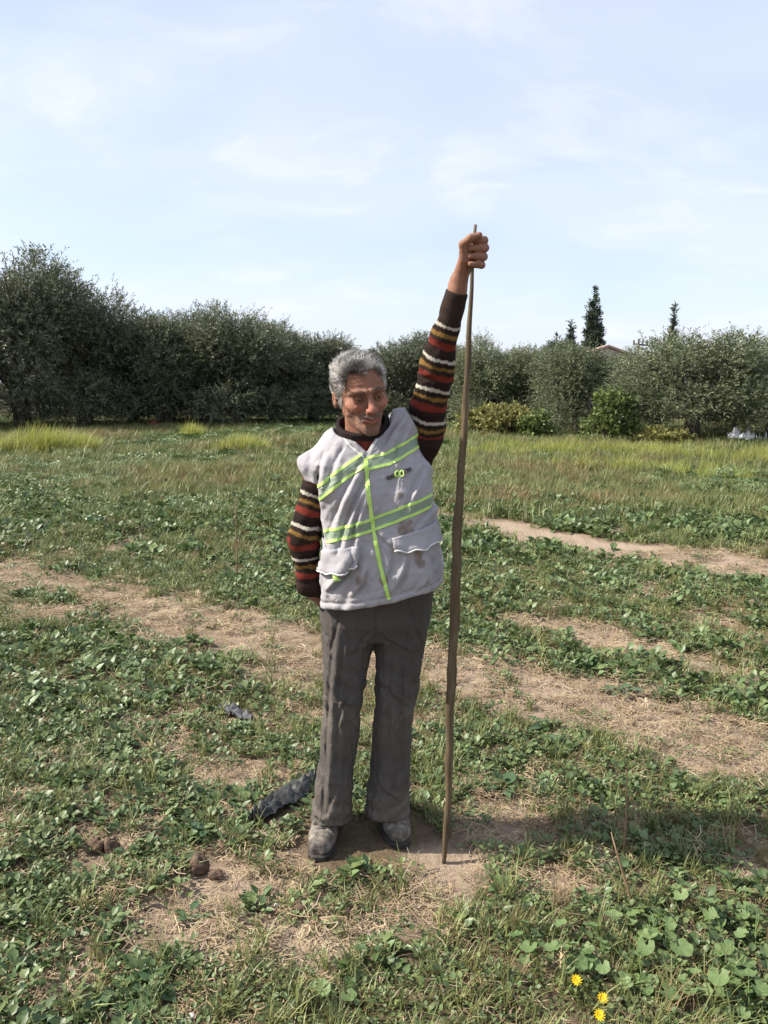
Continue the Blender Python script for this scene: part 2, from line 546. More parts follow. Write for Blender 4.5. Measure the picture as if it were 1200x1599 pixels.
rs = random.Random(11)
V_weed = [(rosette(rs, 13, .044, .036, .055, .060, round_=True).mesh('weed_a'), M['weed']),
          (rosette(rs, 10, .058, .038, .045, .055).mesh('weed_b'), M['weed']),
          (rosette(rs, 16, .036, .029, .065, .070, round_=True).mesh('weed_c'), M['weed']),
          (rosette(rs, 11, .060, .026, .030, .020, up=(.2, 1.0)).mesh('weed_d'), M['weed'])]
V_clov = [(rosette(rs, 34, .017, .013, .065, .030, round_=True).mesh('clover_a'), M['clover']),
          (rosette(rs, 30, .021, .011, .070, .035).mesh('clover_b'), M['clover']),
          (rosette(rs, 38, .014, .011, .060, .022, round_=True).mesh('clover_c'), M['clover'])]
V_gras = [(blades(rs, 20, .075, .0042, .035, (.3, 1.0)).mesh('grass_a'), M['grass']),
          (blades(rs, 16, .105, .0046, .030, (.2, .8)).mesh('grass_b'), M['grass']),
          (blades(rs, 24, .055, .0038, .050, (.4, 1.2)).mesh('grass_c'), M['grass'])]
V_strw = [(straws(rs, 22, .070, .0026, .065).mesh('straw_a'), M['straw']),
          (straws(rs, 26, .045, .0030, .060, .018).mesh('straw_b'), M['straw']),
          (straws(rs, 14, .110, .0022, .070, .025).mesh('straw_c'), M['straw'])]
V_dryg = [(blades(rs, 22, .12, .0034, .05, (.2, .9)).mesh('drygrass_a'), M['drygrass']),
          (blades(rs, 18, .18, .0036, .05, (.15, .7)).mesh('drygrass_b'), M['drygrass'])]
V_tall = [(blades(rs, 60, .55, .011, .22, (.1, .6), seg=4).mesh('tallgrass_a'), M['tallgrass']),
          (blades(rs, 55, .42, .012, .25, (.15, .8), seg=4).mesh('tallgrass_b'), M['tallgrass'])]
V_fgra = [(blades(rs, 70, .16, .010, .20, (.2, 1.0)).mesh('field_grass_a'), M['grass']),
          (blades(rs, 60, .24, .010, .22, (.2, .8)).mesh('field_grass_b'), M['grass']),
          (blades(rs, 55, .24, .009, .22, (.2, .9)).mesh('field_grass_c'), M['drygrass']),
          (rosette(rs, 130, .045, .034, .22, .10, round_=True).mesh('field_weed_a'), M['weed'])]

def sample(n, y0, y1, margin=1.6, slope=.60):
    """random ground points inside the widened view wedge, even per area"""
    out = []
    while sum(len(o) for o in out) < n:
        y = rng.uniform(y0, y1, n * 2); x = rng.uniform(-1, 1, n * 2) * (slope * y1 + margin)
        ok = np.abs(x) < slope * y + margin
        out.append(np.stack([x[ok], y[ok]], 1))
    return np.concatenate(out)[:n]

def area(y0, y1, margin=1.6, slope=.60): return (slope * (y0 + y1) + 2 * margin) * (y1 - y0)

def place(xy, zoff=0.0): return np.stack([xy[:, 0], xy[:, 1], gh(xy[:, 0], xy[:, 1]) + zoff], 1)
def rrot(n, tilt=.15): return np.stack([rng.normal(0, tilt, n), rng.normal(0, tilt, n), rng.uniform(0, 6.283, n)], 1)

FEET = [(-.2, 2.52, .20), (.03, 2.57, .20), (.2, 2.42, .13), (-.42, 2.72, .11), (-.34, 2.80, .11), (-.94, 2.44, .09), (-.58, 2.35, .11), (-.68, 3.56, .12)]
def clear_feet(xy):
    ok = np.ones(len(xy), bool)
    for fx, fy, r in FEET: ok &= np.hypot((xy[:, 0] - fx) * 1.5, xy[:, 1] - fy) > r
    return ok

def leafness(x, y):
    """where broad leaved weeds rule (1) rather than grass (0)"""
    P = np.stack([x, y, np.zeros_like(x)], 1)
    n = fbm(P * 1.3 + 2.2, 4, 61)
    v = sstep(.43, .55, n)
    v = np.maximum(v, (1 - sstep(.3, .9, poly_dist(x, y, [(-3, 4.2), (-1.6, 3.6), (-.9, 3.1), (-.5, 2.8)]))) * .9)
    v = np.maximum(v, (1 - sstep(.15, .55, poly_dist(x, y, [(.3, 5.0), (.9, 4.5), (1.6, 3.8), (2.3, 3.3)]))) * .95)
    v = np.maximum(v, (1 - sstep(.2, .7, poly_dist(x, y, [(2.0, 6.6), (2.8, 5.2), (2.4, 4.7)]))) * .9)
    v = np.maximum(v, (1 - sstep(.15, .5, poly_dist(x, y, [(.25, 3.3), (.6, 3.0), (.9, 2.75)]))) * .9)
    v = np.maximum(v, (1 - sstep(.4, 1.2, poly_dist(x, y, [(1.5, 10.5), (3.5, 8.8), (6, 7.5)]))) * .8)
    return v

def grow(name, dens, y0, y1, variants, weight, smin_, smax, tilt=.15, label=None, cat=None, smean=None):
    xy = sample(int(dens * area(y0, y1)), y0, y1)
    xy = xy[clear_feet(xy)]
    w = weight(xy[:, 0], xy[:, 1])
    xy = xy[rng.random(len(xy)) < w]
    return xy, rrot(len(xy), tilt), rng.uniform(smin_, smax, len(xy))

def multi(name, parts, variants, label, cat):
    xy = np.concatenate([p[0] for p in parts]); rt = np.concatenate([p[1] for p in parts]); sc = np.concatenate([p[2] for p in parts])
    o = scatter(name, place(xy), rt, sc, variants)
    tag(o, label, cat, kind='stuff')
    print(name, len(xy))
    return o

def w_leaf(x, y):
    b, c = zones(x, y); return c * leafness(x, y)
def w_clov(x, y):
    b, c = zones(x, y); return np.clip(c * (1 - .45 * leafness(x, y)) + .06, 0, 1)
def w_gras(x, y):
    b, c = zones(x, y); return np.clip(c * (1 - .6 * leafness(x, y)) + .10 * (b < .6), 0, 1)
def w_strw(x, y):
    b, c = zones(x, y)
    P = np.stack([x, y, np.zeros_like(x)], 1)
    return np.clip(.34 + .95 * sstep(.08, .45, b) * (1 - .55 * sstep(.75, 1.0, b)), 0, 1) * sstep(.25, .55, fbm(P * 4, 3, 71) + .12)
def w_dry(x, y):
    b, c = zones(x, y)
    P = np.stack([x, y, np.zeros_like(x)], 1)
    d = np.maximum(sstep(.55, .72, fbm(P * 1.1 + 9, 3, 81)), 1 - sstep(.25, .6, poly_dist(x, y, [(.7, 5.6), (1.15, 5.2), (1.5, 4.75)])))
    d = np.maximum(d, (1 - sstep(.3, .8, poly_dist(x, y, [(-1.6, 7.6), (-1.2, 7.2)]))) * .7)
    return d * (b < .7) * .9

multi('leafy_weeds', [grow('', 500, 1.3, 3.6, V_weed, w_leaf, .28, .72), grow('', 230, 3.6, 7, V_weed, w_leaf, .45, 1.1), grow('', 110, 7, 12, V_weed, w_leaf, .9, 1.7)],
      V_weed, 'low green broad leaved weeds covering much of the field', 'weeds')
multi('clover', [grow('', 330, 1.3, 3.6, V_clov, w_clov, .55, 1.15), grow('', 220, 3.6, 7, V_clov, w_clov, .7, 1.4), grow('', 70, 7, 11, V_clov, w_clov, 1.1, 2.0)],
      V_clov, 'fine small leaved ground cover between the weeds and bare strips', 'ground cover')
multi('short_grass', [grow('', 380, 1.3, 3.6, V_gras, w_gras, .5, 1.1), grow('', 260, 3.6, 7, V_gras, w_gras, .7, 1.3), grow('', 150, 7, 12, V_gras, w_gras, .9, 1.7)],
      V_gras, 'short green grass growing through the weeds of the field', 'grass')
multi('straw', [grow('', 420, 1.3, 3.6, V_strw, w_strw, .5, 1.1), grow('', 240, 3.6, 7.5, V_strw, w_strw, .7, 1.4)],
      V_strw, 'cut pale straw lying on the worn bare strips', 'straw')
multi('dry_grass', [grow('', 90, 1.6, 6, V_dryg, w_dry, .35, .75), grow('', 36, 6, 14, V_dryg, w_dry, .6, 1.2)],
      V_dryg, 'brown withered grass in patches across the field', 'dry grass')

def w_far(x, y):
    P = np.stack([x, y, np.zeros_like(x)], 1)
    b, c = zones(x, y)
    return np.clip(.35 + .8 * c, 0, 1) * sstep(.2, .5, fbm(P * .6, 3, 91) + .1)
pf = [grow('', 34, 9, 16, V_fgra, w_far, .5, 1.0), grow('', 16, 16, 38, V_fgra, w_far, .7, 1.3)]
xy = np.concatenate([p[0] for p in pf]); rt = np.concatenate([p[1] for p in pf]); sc = np.concatenate([p[2] for p in pf])
Pn = np.stack([xy[:, 0] * .35, xy[:, 1] * .5, np.zeros(len(xy))], 1)
q = fbm(Pn, 3, 101) + rng.normal(0, .13, len(xy))
idx = np.where(q < .42, 3, np.where(q < .52, 0, np.where(q < .77, 1, 2)))
o = scatter('field_grass', place(xy), rt, sc, V_fgra, idx)
tag(o, 'mixed green and withered grass over the far half of the field', 'grass', kind='stuff')

def w_tall(x, y):
    P = np.stack([x, y, np.zeros_like(x)], 1)
    d = (1 - sstep(.5, 1.3, poly_dist(x, y, [(3.2, 18.2), (6, 17.2), (8.5, 15.5), (12, 14.5)]))) * sstep(.36, .56, fbm(P * .8, 3, 111))
    d = np.maximum(d, .7 * (1 - sstep(.3, 1.0, poly_dist(x, y, [(.8, 17.5), (3.0, 17.5)]))) * sstep(.40, .55, fbm(P * .9, 3, 112)))
    d = np.maximum(d, .5 * (1 - sstep(.3, 1.2, poly_dist(x, y, [(4, 14.5), (9, 12.5)]))) * sstep(.5, .62, fbm(P * .9, 3, 113)))
    return d
p = grow('', 30, 11, 22, V_tall, w_tall, .35, .75)
multi('tall_grass', [p], V_tall, 'yellow green tall grass in a sunlit band before the right hand olives', 'tall grass')

# ------------------------------------------------------------------ trees
def sprays(lobes, n, rnd, length, leafL, leafW, up, per, tone, outw=.8, centre=None, jit=.55):
    """leaf sprays in a set of lobes (cx,cy,cz,r): returns V, F, colours"""
    lb = np.array(lobes)
    w = lb[:, 3] ** 2; w = w / w.sum()
    pick = rnd.choice(len(lb), n, p=w)
    u = rnd.normal(size=(n, 3)); u /= np.linalg.norm(u, axis=1)[:, None]
    rad = lb[pick, 3] * rnd.random(n) ** .30
    o = lb[pick, :3] + u * rad[:, None] * np.array([1, 1, .9])
    cen = np.array(centre if centre is not None else lb[:, :3].mean(0))
    outd = o - cen; outd /= np.linalg.norm(outd, axis=1)[:, None] + 1e-6
    d = outd * outw * .6 + u * 1.0 + rnd.normal(size=(n, 3)) * jit + np.array([0, 0, up])
    d /= np.linalg.norm(d, axis=1)[:, None]
    L = length * rnd.uniform(.5, 1.25, n)
    side = np.cross(d, rnd.normal(size=(n, 3))); side /= np.linalg.norm(side, axis=1)[:, None] + 1e-6
    oth = np.cross(d, side)
    tonep = rnd.uniform(.72, 1.2, n)
    Vs, Cs = [], []
    for k in range(per):
        t = (k + .5) / per
        p = o + d * (L * (t - .15))[:, None] - np.array([0, 0, 1.0]) * (L * .18 * t * t)[:, None]
        a = rnd.uniform(0, 6.283, n)
        ld = d * .75 + (side * np.cos(a)[:, None] + oth * np.sin(a)[:, None]) * .75
        ld /= np.linalg.norm(ld, axis=1)[:, None]
        ws = np.cross(ld, rnd.normal(size=(n, 3))); ws /= np.linalg.norm(ws, axis=1)[:, None] + 1e-6
        ll = leafL * rnd.uniform(.6, 1.2, n)[:, None]; lw = leafW * rnd.uniform(.6, 1.2, n)[:, None]
        Vs.append(np.stack([p, p + ld * ll * .45 - ws * lw * .5, p + ld * ll, p + ld * ll * .45 + ws * lw * .5], 1))
        g = tonep * rnd.uniform(.75, 1.25, n)
        silver = (rnd.random(n) < tone)[:, None]
        c = np.stack([g, g, g], 1)
        c = np.where(silver, c * np.array([1.75, 1.7, 1.75]), c)
        Cs.append(np.repeat(c[:, None, :], 4, 1))
    V = np.concatenate(Vs).reshape(-1, 3); C = np.concatenate(Cs).reshape(-1, 3)
    m = len(V) // 4
    F = np.arange(m * 4).reshape(m, 4)
    return V, F, C

def olive_variant(seed, nspray=4700, skirt=.3):
    """crown and trunk meshes of an olive about 4.4 m high, crown about 4.2 m wide"""
    r = np.random.default_rng(seed); rd = random.Random(seed)
    lobes = []
    for i in range(24):
        a = r.uniform(0, 6.283); el = r.uniform(-.55, 1.0)
        rr = r.uniform(.55, .95)
        rx = 1.62 * rr * math.cos(max(el, -.2) * 1.2) ** .7
        lobes.append((math.cos(a) * rx, math.sin(a) * rx, 2.35 + 1.45 * el * rr + .1, r.uniform(.46, .82)))
    for i in range(13):
        a = i / 13 * 6.283 + r.uniform(-.3, .3); q = r.uniform(1.15, 1.85)
        lobes.append((math.cos(a) * q, math.sin(a) * q, r.uniform(.60, 1.15) + skirt * .2, r.uniform(.42, .62)))
    lobes.append((0, 0, 2.4, 1.1))
    V, F, C = sprays(lobes, nspray, r, .50, .098, .028, .35, 17, .16, centre=(0, 0, 1.9))
    top = [l for l in lobes if l[2] > 2.6]
    V2, F2, C2 = sprays(top, 300, r, .8, .095, .027, 1.5, 17, .25, outw=.3, centre=(0, 0, 1.5), jit=.25)
    F = np.concatenate([F, F2 + len(V)]); V = np.concatenate([V, V2]); C = np.concatenate([C, C2])
    crown = np_mesh('olive_crown', V, F, col=C, smooth=False)
    mb = MB()
    lean = (rd.uniform(-.2, .2), rd.uniform(-.2, .2))
    mb.tube([(0, 0, -.15), (.02, 0, .15), (lean[0] * .4, lean[1] * .4, .6), (lean[0], lean[1], 1.15)], [.30, .23, .18, .17], 9)
    for i in range(6):
        a = i / 6 * 6.283 + rd.uniform(-.4, .4); e = rd.uniform(.9, 1.5); h = rd.uniform(2.2, 3.2)
        b = Vector((lean[0], lean[1], 1.0))
        p1 = b + Vector((math.cos(a) * .35 * e, math.sin(a) * .35 * e, .5)); p2 = Vector((math.cos(a) * e, math.sin(a) * e, h))
        mb.tube([b, p1, (p1 + p2) / 2 + Vector((0, 0, .12)), p2], [.12, .085, .055, .02], 6)
        for j in range(3):
            q = p1.lerp(p2, rd.uniform(.3, .9)); a2 = rd.uniform(0, 6.28)
            mb.tube([q, q + Vector((math.cos(a2) * .3, math.sin(a2) * .3, .25)), q + Vector((math.cos(a2) * .55, math.sin(a2) * .55, .6))], [.035, .022, .008], 5)
    return crown, mb.mesh('olive_trunk'), float(np.percentile(V[:, 2], 99.7))

OLV = [olive_variant(100 + i) for i in range(4)] + [olive_variant(121, 4700, 2.0)]

def tree(px, D, top_y, label, var, wide=1.0, rz=None, name='olive_tree', group='olive trees along the edge of the field'):
    x = (px - 600) / FPX * (D * math.cos(PITCH) + (CAM_H - 2) * math.sin(PITCH))
    z0 = g1(x, D)
    H = at(px, top_y, D)[2] - z0
    s = H / OLV[var][2]
    e = empty(name, (x, D, z0), rs.uniform(0, 6.28) if rz is None else rz)
    e.scale = (s * wide, s * wide, s)
    cr, tr, _ = OLV[var]
    link('trunk', tr, M['bark'], e)
    co = link('crown', cr, M['olive'], e)
    if px > 740: co.color = (1.42, 1.40, 1.28, 1)          # silvery trees on the right, their stronger light put into the tint
    else: co.color = (1.12, 1.1, 1.1, 1)
    tag(e, label, 'tree', group)
    return e

tree(30, 27, 400, 'tallest dark olive tree, rising highest at the left end of the row', 0, 1.0, 1.0)
tree(-135, 26, 405, 'dark olive tree cut off by the left edge of the photo', 1, 1.0)
tree(130, 28.5, 446, 'dark olive tree leaning against the right flank of the tallest one', 2, 1.0)
tree(205, 30, 505, 'low pale topped olive tree in the dip beside the tallest tree', 3, 1.05)
tree(262, 29, 490, 'rounded olive tree, first full crown after the dip in the row', 1, 1.15)
tree(318, 30, 492, 'olive tree between two rounded crowns left of the man', 2, 1.1)
tree(368, 29, 482, 'highest of the mid-row olive trees left of the man', 0, 1.15)
tree(428, 30, 503, 'olive tree just right of the highest mid-row crown', 3, 1.2)
tree(487, 31, 522, 'olive tree close to the left of the man\'s head', 1, 1.25)
tree(545, 32, 532, 'olive tree directly behind the man\'s grey hair', 2, 1.3)
tree(625, 31, 524, 'olive tree between the man\'s head and raised arm', 0, 1.3)
tree(690, 32, 530, 'olive tree behind the striped raised sleeve', 3, 1.3)
tree(768, 27, 527, 'grey-green olive tree just right of the top of the stick', 2, 1.1)
tree(830, 27, 542, 'low olive tree left of the dark round tree', 1, 1.1)
tree(905, 24, 537, 'olive tree below the tall cypress', 3, 1.15)
tree(982, 25, 546, 'olive tree below the pole and the pink roof', 0, 1.05)
tree(1085, 21.5, 520, 'large silvery olive tree with a thick trunk at the right', 4, 1.42, 2.0)
tree(1215, 22.5, 530, 'silvery olive tree cut off by the right edge', 2, 1.55)
for px, D, ty, v, lab in [(80, 36, 500, 3, 'olive tree in the second row behind the tallest one'), (230, 38, 515, 0, 'second row olive tree glimpsed behind the dip'),
                          (400, 38, 515, 2, 'second row olive tree behind the highest mid-row crown'), (520, 39, 540, 3, 'second row olive tree behind the man\'s head'),
                          (655, 39, 540, 1, 'second row olive tree seen beside the raised arm'), (800, 36, 562, 0, 'second row olive tree behind the low crowns right of the stick'),
                          (1010, 33, 568, 2, 'second row olive tree behind the gap left of the large olive'), (1150, 32, 560, 3, 'second row olive tree behind the large silvery one')]:
    tree(px, D, ty, lab, v, 1.5)

def cypress(px, D, top_y, width, label, seed, n=900, rough=.14, blunt=False):
    x, _, zt = at(px, top_y, D)
    r = np.random.default_rng(seed)
    H = zt
    lobes = []
    for i in range(60):
        t = (i + .5) / 60
        w = width * .5 * ((math.sin(math.pi * min(1, t + .12)) ** .5) if blunt else ((1 - t) ** .75 * min(1, .55 + t * 2)))
        for k in range(3):
            a = r.uniform(0, 6.283)
            lobes.append((math.cos(a) * w * .62, math.sin(a) * w * .62, .25 + t * (H - .3) + r.uniform(-.1, .1), max(.05, w * .55 * r.uniform(.7, 1.4))))
    e = empty('cypress_tree' if not blunt else 'conifer_tree', (x, D, g1(x, D)))
    V, F, C = sprays(lobes, n, r, .36, .15, .06, 1.2, 9, .04, outw=.35, centre=(0, 0, H * .4), jit=.25)
    link('crown', np_mesh('cypress_crown', V, F, col=C, smooth=False), M['cypress'], e)
    mb = MB(); mb.tube([(0, 0, -.1), (0, 0, H * .5), (0, 0, H * .92)], [.14, .08, .02], 7)
    mb.build('trunk', M['bark'], e)
    tag(e, label, 'tree')
    return e
cypress(930, 48, 446, 1.75, 'tall dark cypress standing above the olives', 201, 4600)
cypress(1054, 58, 476, .75, 'slim far cypress rising behind the large olive', 202, 2000)
cypress(893, 46, 500, .85, 'small pointed conifer close to the left of the tall cypress', 203, 1700)
cypress(871, 45, 519, 2.1, 'dark round headed tree left of the two cypresses', 204, 2600, blunt=True)

def shrub(px, D, top_y, width, mat, label, seed, n=420, leaf=(.10, .07), name='shrub', base=.1):
    x = at(px, 640, D)[0]; z0 = g1(x, D); H = at(px, top_y, D)[2] - z0
    r = np.random.default_rng(seed); rd = random.Random(seed)
    lobes = [(r.uniform(-.38, .38) * width, r.uniform(-.3, .3) * width, base + r.uniform(.15, .8) * H, r.uniform(.14, .24) * min(width, H * 1.2)) for _ in range(16)]
    e = empty(name, (x, D, z0))
    V, F, C = sprays(lobes, n, r, .3, leaf[0], leaf[1], .5, 9, .12, centre=(0, 0, H * .3))
    link('crown', np_mesh('shrub_crown', V, F, col=C, smooth=False), mat, e)
    mb = MB()
    for i in range(5):
        l = lobes[i]; mb.tube([(rd.uniform(-.05, .05), rd.uniform(-.05, .05), -.05), (l[0] * .4, l[1] * .4, l[2] * .5), l[:3]], [.03, .02, .008], 5)
    mb.build('stem', M['bark'], e)
    tag(e, label, 'shrub')
    return e
shrub(955, 20.8, 610, 1.15, M['bush'], 'bright green leafy bush in front of the dark olives', 301, 520)
shrub(790, 23, 641, 1.45, M['yellowbush'], 'yellowish shrub at the foot of the olives beside the stick', 302, 520)
shrub(745, 24, 648, 1.0, M['yellowbush'], 'small yellow-green shrub just right of the stick', 303, 320)
shrub(845, 22.5, 655, 1.5, M['bush'], 'low dull green shrub left of the bright green bush', 304, 360)
shrub(1045, 20, 680, 1.2, M['yellowbush'], 'pale dry bush in front of the large silvery olive', 305, 320)

# yellow-green clumps of tall grass on the left, each one clear by itself
def clump(px, D, top_y, width, label, seed):
    x = at(px, 640, D)[0]; z0 = g1(x, D); H = at(px, top_y, D)[2] - z0
    rd = random.Random(seed)
    mb = MB()
    for k in range(int(44 * width)):
        b = blades(rd, 14, H * rd.uniform(.75, 1.0), .016, .14, (.1, .6), seg=3)
        ox, oy = rd.uniform(-.5, .5) * width, rd.uniform(-.35, .35)
        sc = 1 - .55 * (2 * abs(ox) / width) ** 2
        mb.add([(p[0] + ox, p[1] + oy, p[2] * sc) for p in b.v], b.f, (rd.uniform(.8, 1.15),) * 3)
    o = mb.build('tall_grass_clump', M['tallgrass'], None, False, (x, D, z0))
    tag(o, label, 'grass clump', 'clumps of tall grass by the left trees')
clump(55, 18, 650, 2.3, 'widest yellow-green tall grass clump at the left edge', 401)
clump(120, 18.5, 664, 1.2, 'low grass clump joined to the right end of the widest clump', 404)
clump(380, 18.2, 668, 1.25, 'yellow-green grass clump midway between left edge and man', 402)
clump(302, 23, 650, .75, 'small upright grass clump farthest back under the dark trees', 403)
# ------------------------------------------------------------------ solid modelling from distance fields
def seg(P, a, b, ra, rb):
    a = np.array(a, dtype=np.float32); b = np.array(b, dtype=np.float32)
    ba = b - a
    t = np.clip(((P - a) @ ba) / float(ba @ ba), 0, 1)
    q = P - a - t[:, None] * ba
    return np.sqrt((q * q).sum(1)) - (ra + (rb - ra) * t)

def ell(P, c, r):
    p = (P - np.array(c, dtype=np.float32)) / np.array(r, dtype=np.float32)
    k0 = np.sqrt((p * p).sum(1)) + 1e-9
    p2 = p / np.array(r, dtype=np.float32)
    k1 = np.sqrt((p2 * p2).sum(1)) + 1e-9
    return k0 * (k0 - 1) / k1

def smin(a, b, k):
    h = np.clip(.5 + .5 * (b - a) / k, 0, 1)
    return b * (1 - h) + a * h - k * h * (1 - h)

def smax(a, b, k): return -smin(-a, -b, k)

def chain(P, pts, rad, k=.01):
    d = None
    for i in range(len(pts) - 1):
        e = seg(P, pts[i], pts[i + 1], rad[i], rad[i + 1])
        d = e if d is None else smin(d, e, k)
    return d

def loft(P, z, cx, cy, rx, ry, pw=2.3):
    """upright body of elliptical cross-sections"""
    Z = P[:, 2]
    ax = np.interp(Z, z, rx); ay = np.interp(Z, z, ry)
    dx = np.abs(P[:, 0] - np.interp(Z, z, cx)) / ax; dy = np.abs(P[:, 1] - np.interp(Z, z, cy)) / ay
    k = (dx ** pw + dy ** pw + 1e-12) ** (1 / pw)
    d = (k - 1) * np.minimum(ax, ay)
    return np.maximum(d, np.maximum(z[0] - Z, Z - z[-1]))

def mesh_sdf(f, lo, hi, h, project=2):
    """surface-net mesh of f < 0 in a box, refined only near the surface"""
    lo = np.array(lo, dtype=np.float32); hi = np.array(hi, dtype=np.float32)
    m = np.maximum(1, np.ceil((hi - lo) / (4 * h)).astype(int))
    bi = np.stack(np.meshgrid(*[np.arange(k) for k in m], indexing='ij'), -1).reshape(-1, 3)
    dc = np.concatenate([f(c) for c in np.array_split((lo + (bi + .5) * 4 * h - .5 * h).astype(np.float32), max(1, len(bi) // 200000))])
    D = np.repeat(np.repeat(np.repeat(dc.reshape(m).astype(np.float32), 4, 0), 4, 1), 4, 2)
    act = bi[np.abs(dc) < 4 * h * 1.25 + .012]
    off = np.stack(np.meshgrid(*[np.arange(4)] * 3, indexing='ij'), -1).reshape(-1, 3)
    for ch in np.array_split(act, max(1, len(act) // 4000)):
        idx = (ch[:, None, :] * 4 + off[None]).reshape(-1, 3)
        D[idx[:, 0], idx[:, 1], idx[:, 2]] = f((lo + idx * h).astype(np.float32))
    S = D < 0
    c = S[:-1, :-1, :-1].astype(np.int8)
    cnt = np.zeros_like(c)
    for dx in (0, 1):
        for dy in (0, 1):
            for dz in (0, 1):
                cnt += S[dx:S.shape[0] - 1 + dx, dy:S.shape[1] - 1 + dy, dz:S.shape[2] - 1 + dz]
    cells = np.argwhere((cnt > 0) & (cnt < 8))
    vid = np.full(c.shape, -1, dtype=np.int32)
    vid[cells[:, 0], cells[:, 1], cells[:, 2]] = np.arange(len(cells))
    corners = [(0, 0, 0), (1, 0, 0), (0, 1, 0), (1, 1, 0), (0, 0, 1), (1, 0, 1), (0, 1, 1), (1, 1, 1)]
    cv = [D[cells[:, 0] + a, cells[:, 1] + b, cells[:, 2] + g] for a, b, g in corners]
    acc = np.zeros((len(cells), 3)); n = np.zeros(len(cells))
    for i, j in [(0, 1), (2, 3), (4, 5), (6, 7), (0, 2), (1, 3), (4, 6), (5, 7), (0, 4), (1, 5), (2, 6), (3, 7)]:
        a, b = cv[i], cv[j]
        x = (a < 0) != (b < 0)
        t = np.where(x, a / np.where(x, a - b, 1), 0)
        p = np.array(corners[i]) + t[:, None] * (np.array(corners[j]) - np.array(corners[i]))
        acc += p * x[:, None]; n += x
    V = lo + (cells + acc / n[:, None]) * h
    Fs = []
    for ax in range(3):
        o1, o2 = [(1, 2), (2, 0), (0, 1)][ax]
        sl = [slice(0, -1)] * 3
        A = S[tuple(slice(0, -1) if k == ax else slice(1, -1) for k in range(3))]
        B = S[tuple(slice(1, None) if k == ax else slice(1, -1) for k in range(3))]
        e = np.argwhere(A != B)
        if len(e) == 0: continue
        base = e.copy()
        for k in range(3):
            if k != ax: base[:, k] += 1
        sgn = A[e[:, 0], e[:, 1], e[:, 2]]
        q = []
        for s1, s2 in [(-1, -1), (0, -1), (0, 0), (-1, 0)]:
            r = base.copy(); r[:, o1] += s1; r[:, o2] += s2
            q.append(vid[r[:, 0], r[:, 1], r[:, 2]])
        q = np.stack(q, 1)
        q = np.where(sgn[:, None], q, q[:, ::-1])
        Fs.append(q)
    Fq = np.concatenate(Fs)
    Fq = Fq[(Fq >= 0).all(1)]
    V = V.astype(np.float32)
    for _ in range(project):
        d = f(V); e = .0012
        G = np.stack([f(V + np.array(v, dtype=np.float32) * e) - d for v in ((1, 0, 0), (0, 1, 0), (0, 0, 1))], 1) / e
        g2 = (G * G).sum(1) + .15
        st = -(d / g2)[:, None] * G * .8
        ln = np.linalg.norm(st, axis=1)[:, None] + 1e-9
        V = V + st * np.minimum(1, .6 * h / ln)
    return V, Fq

# ------------------------------------------------------------------ materials of the person
def mk():
    k = NM('skin', .62, .28)
    c = k.mix(k.math('MULTIPLY', k.noise(75, 5, .7), .75), k.attr('Col'), k.mix(1.0, k.attr('Col'), (.62, .5, .45), 'MULTIPLY'))
    k.bump(k.math('ADD', k.noise(240, 4, .7), k.math('MULTIPLY', k.noise(90, 3), .8)), .55, .004)
    k.b.inputs['Subsurface Weight'].default_value = .12
    k.b.inputs['Subsurface Radius'].default_value = (.010, .004, .002)
    return k.color(c)
M['skin'] = mk()
def mk():
    k = NM('hair', .55, .35); return k.color(k.attr('Col'))
M['hair'] = mk()
M['eyeball'] = NM('eyeball', .15, .5).color((.36, .31, .27))
M['iris'] = NM('iris', .1, .5).color((.03, .018, .010))
def mk():
    k = NM('sweater', .95, .1)
    v = k.mapped((1, 1, 1)); n = k.noise(300, 3, vec=v)
    c = k.mix(k.math('MULTIPLY', n, .55), k.attr('Col'), k.mix(1.0, k.attr('Col'), (.45, .42, .42), 'MULTIPLY'))
    k.bump(k.noise(420, 2, vec=v), .5, .004); return k.color(c)
M['sweater'] = mk()
def mk():
    k = NM('vest_cloth', .88, .2)
    st = k.attr('stain', 'Fac')
    n = k.noise(9, 5, .6); n2 = k.noise(420, 2)
    c = k.mix(k.math('MULTIPLY', n, .5), (.375, .362, .378), (.275, .264, .275))
    c = k.mix(k.math('MULTIPLY', st, k.math('ADD', k.math('MULTIPLY', k.noise(70, 4), 1.2), .05), True), c, (.17, .12, .08))
    wr = k.noise(17, 7, .62, 1.6, vec=k.mapped((1, 1, .7), rot=(0, R(25), 0)))
    k.bump(k.math('ADD', k.math('MULTIPLY', n2, .10), k.math('ADD', k.math('MULTIPLY', k.noise(45, 3, .5), .25), wr)), .5, .013); return k.color(c)
M['vest'] = mk()
def mk():
    k = NM('neon_tape', .5, .4); c = k.mix(k.math('MULTIPLY', k.noise(70), .4), (.50, .74, .17), (.40, .58, .19)); return k.color(c)
M['neon'] = mk()
def mk():
    k = NM('reflective_tape', .42, .5); c = k.mix(k.noise(90), (.17, .24, .155), (.26, .31, .24)); return k.color(c)
M['tape'] = mk()
M['piping'] = NM('pale_piping', .8).color((.62, .63, .60))
def mk():
    k = NM('trousers_cloth', .92, .15)
    n = k.noise(6, 5, .6); v = k.mapped((40, 40, 420)); n2 = k.noise(2, 2, vec=v)
    c = k.mix(n, (.056, .050, .046), (.112, .100, .091))
    dust = k.attr('dust', 'Fac')
    c = k.mix(k.math('MULTIPLY', dust, k.noise(24, 4), True), c, (.22, .18, .14))
    wr = k.noise(14, 7, .62, 1.4, vec=k.mapped((1, 1, .45)))
    k.bump(k.math('ADD', k.math('MULTIPLY', n2, .12), wr), .7, .014); return k.color(c)
M['trousers'] = mk()
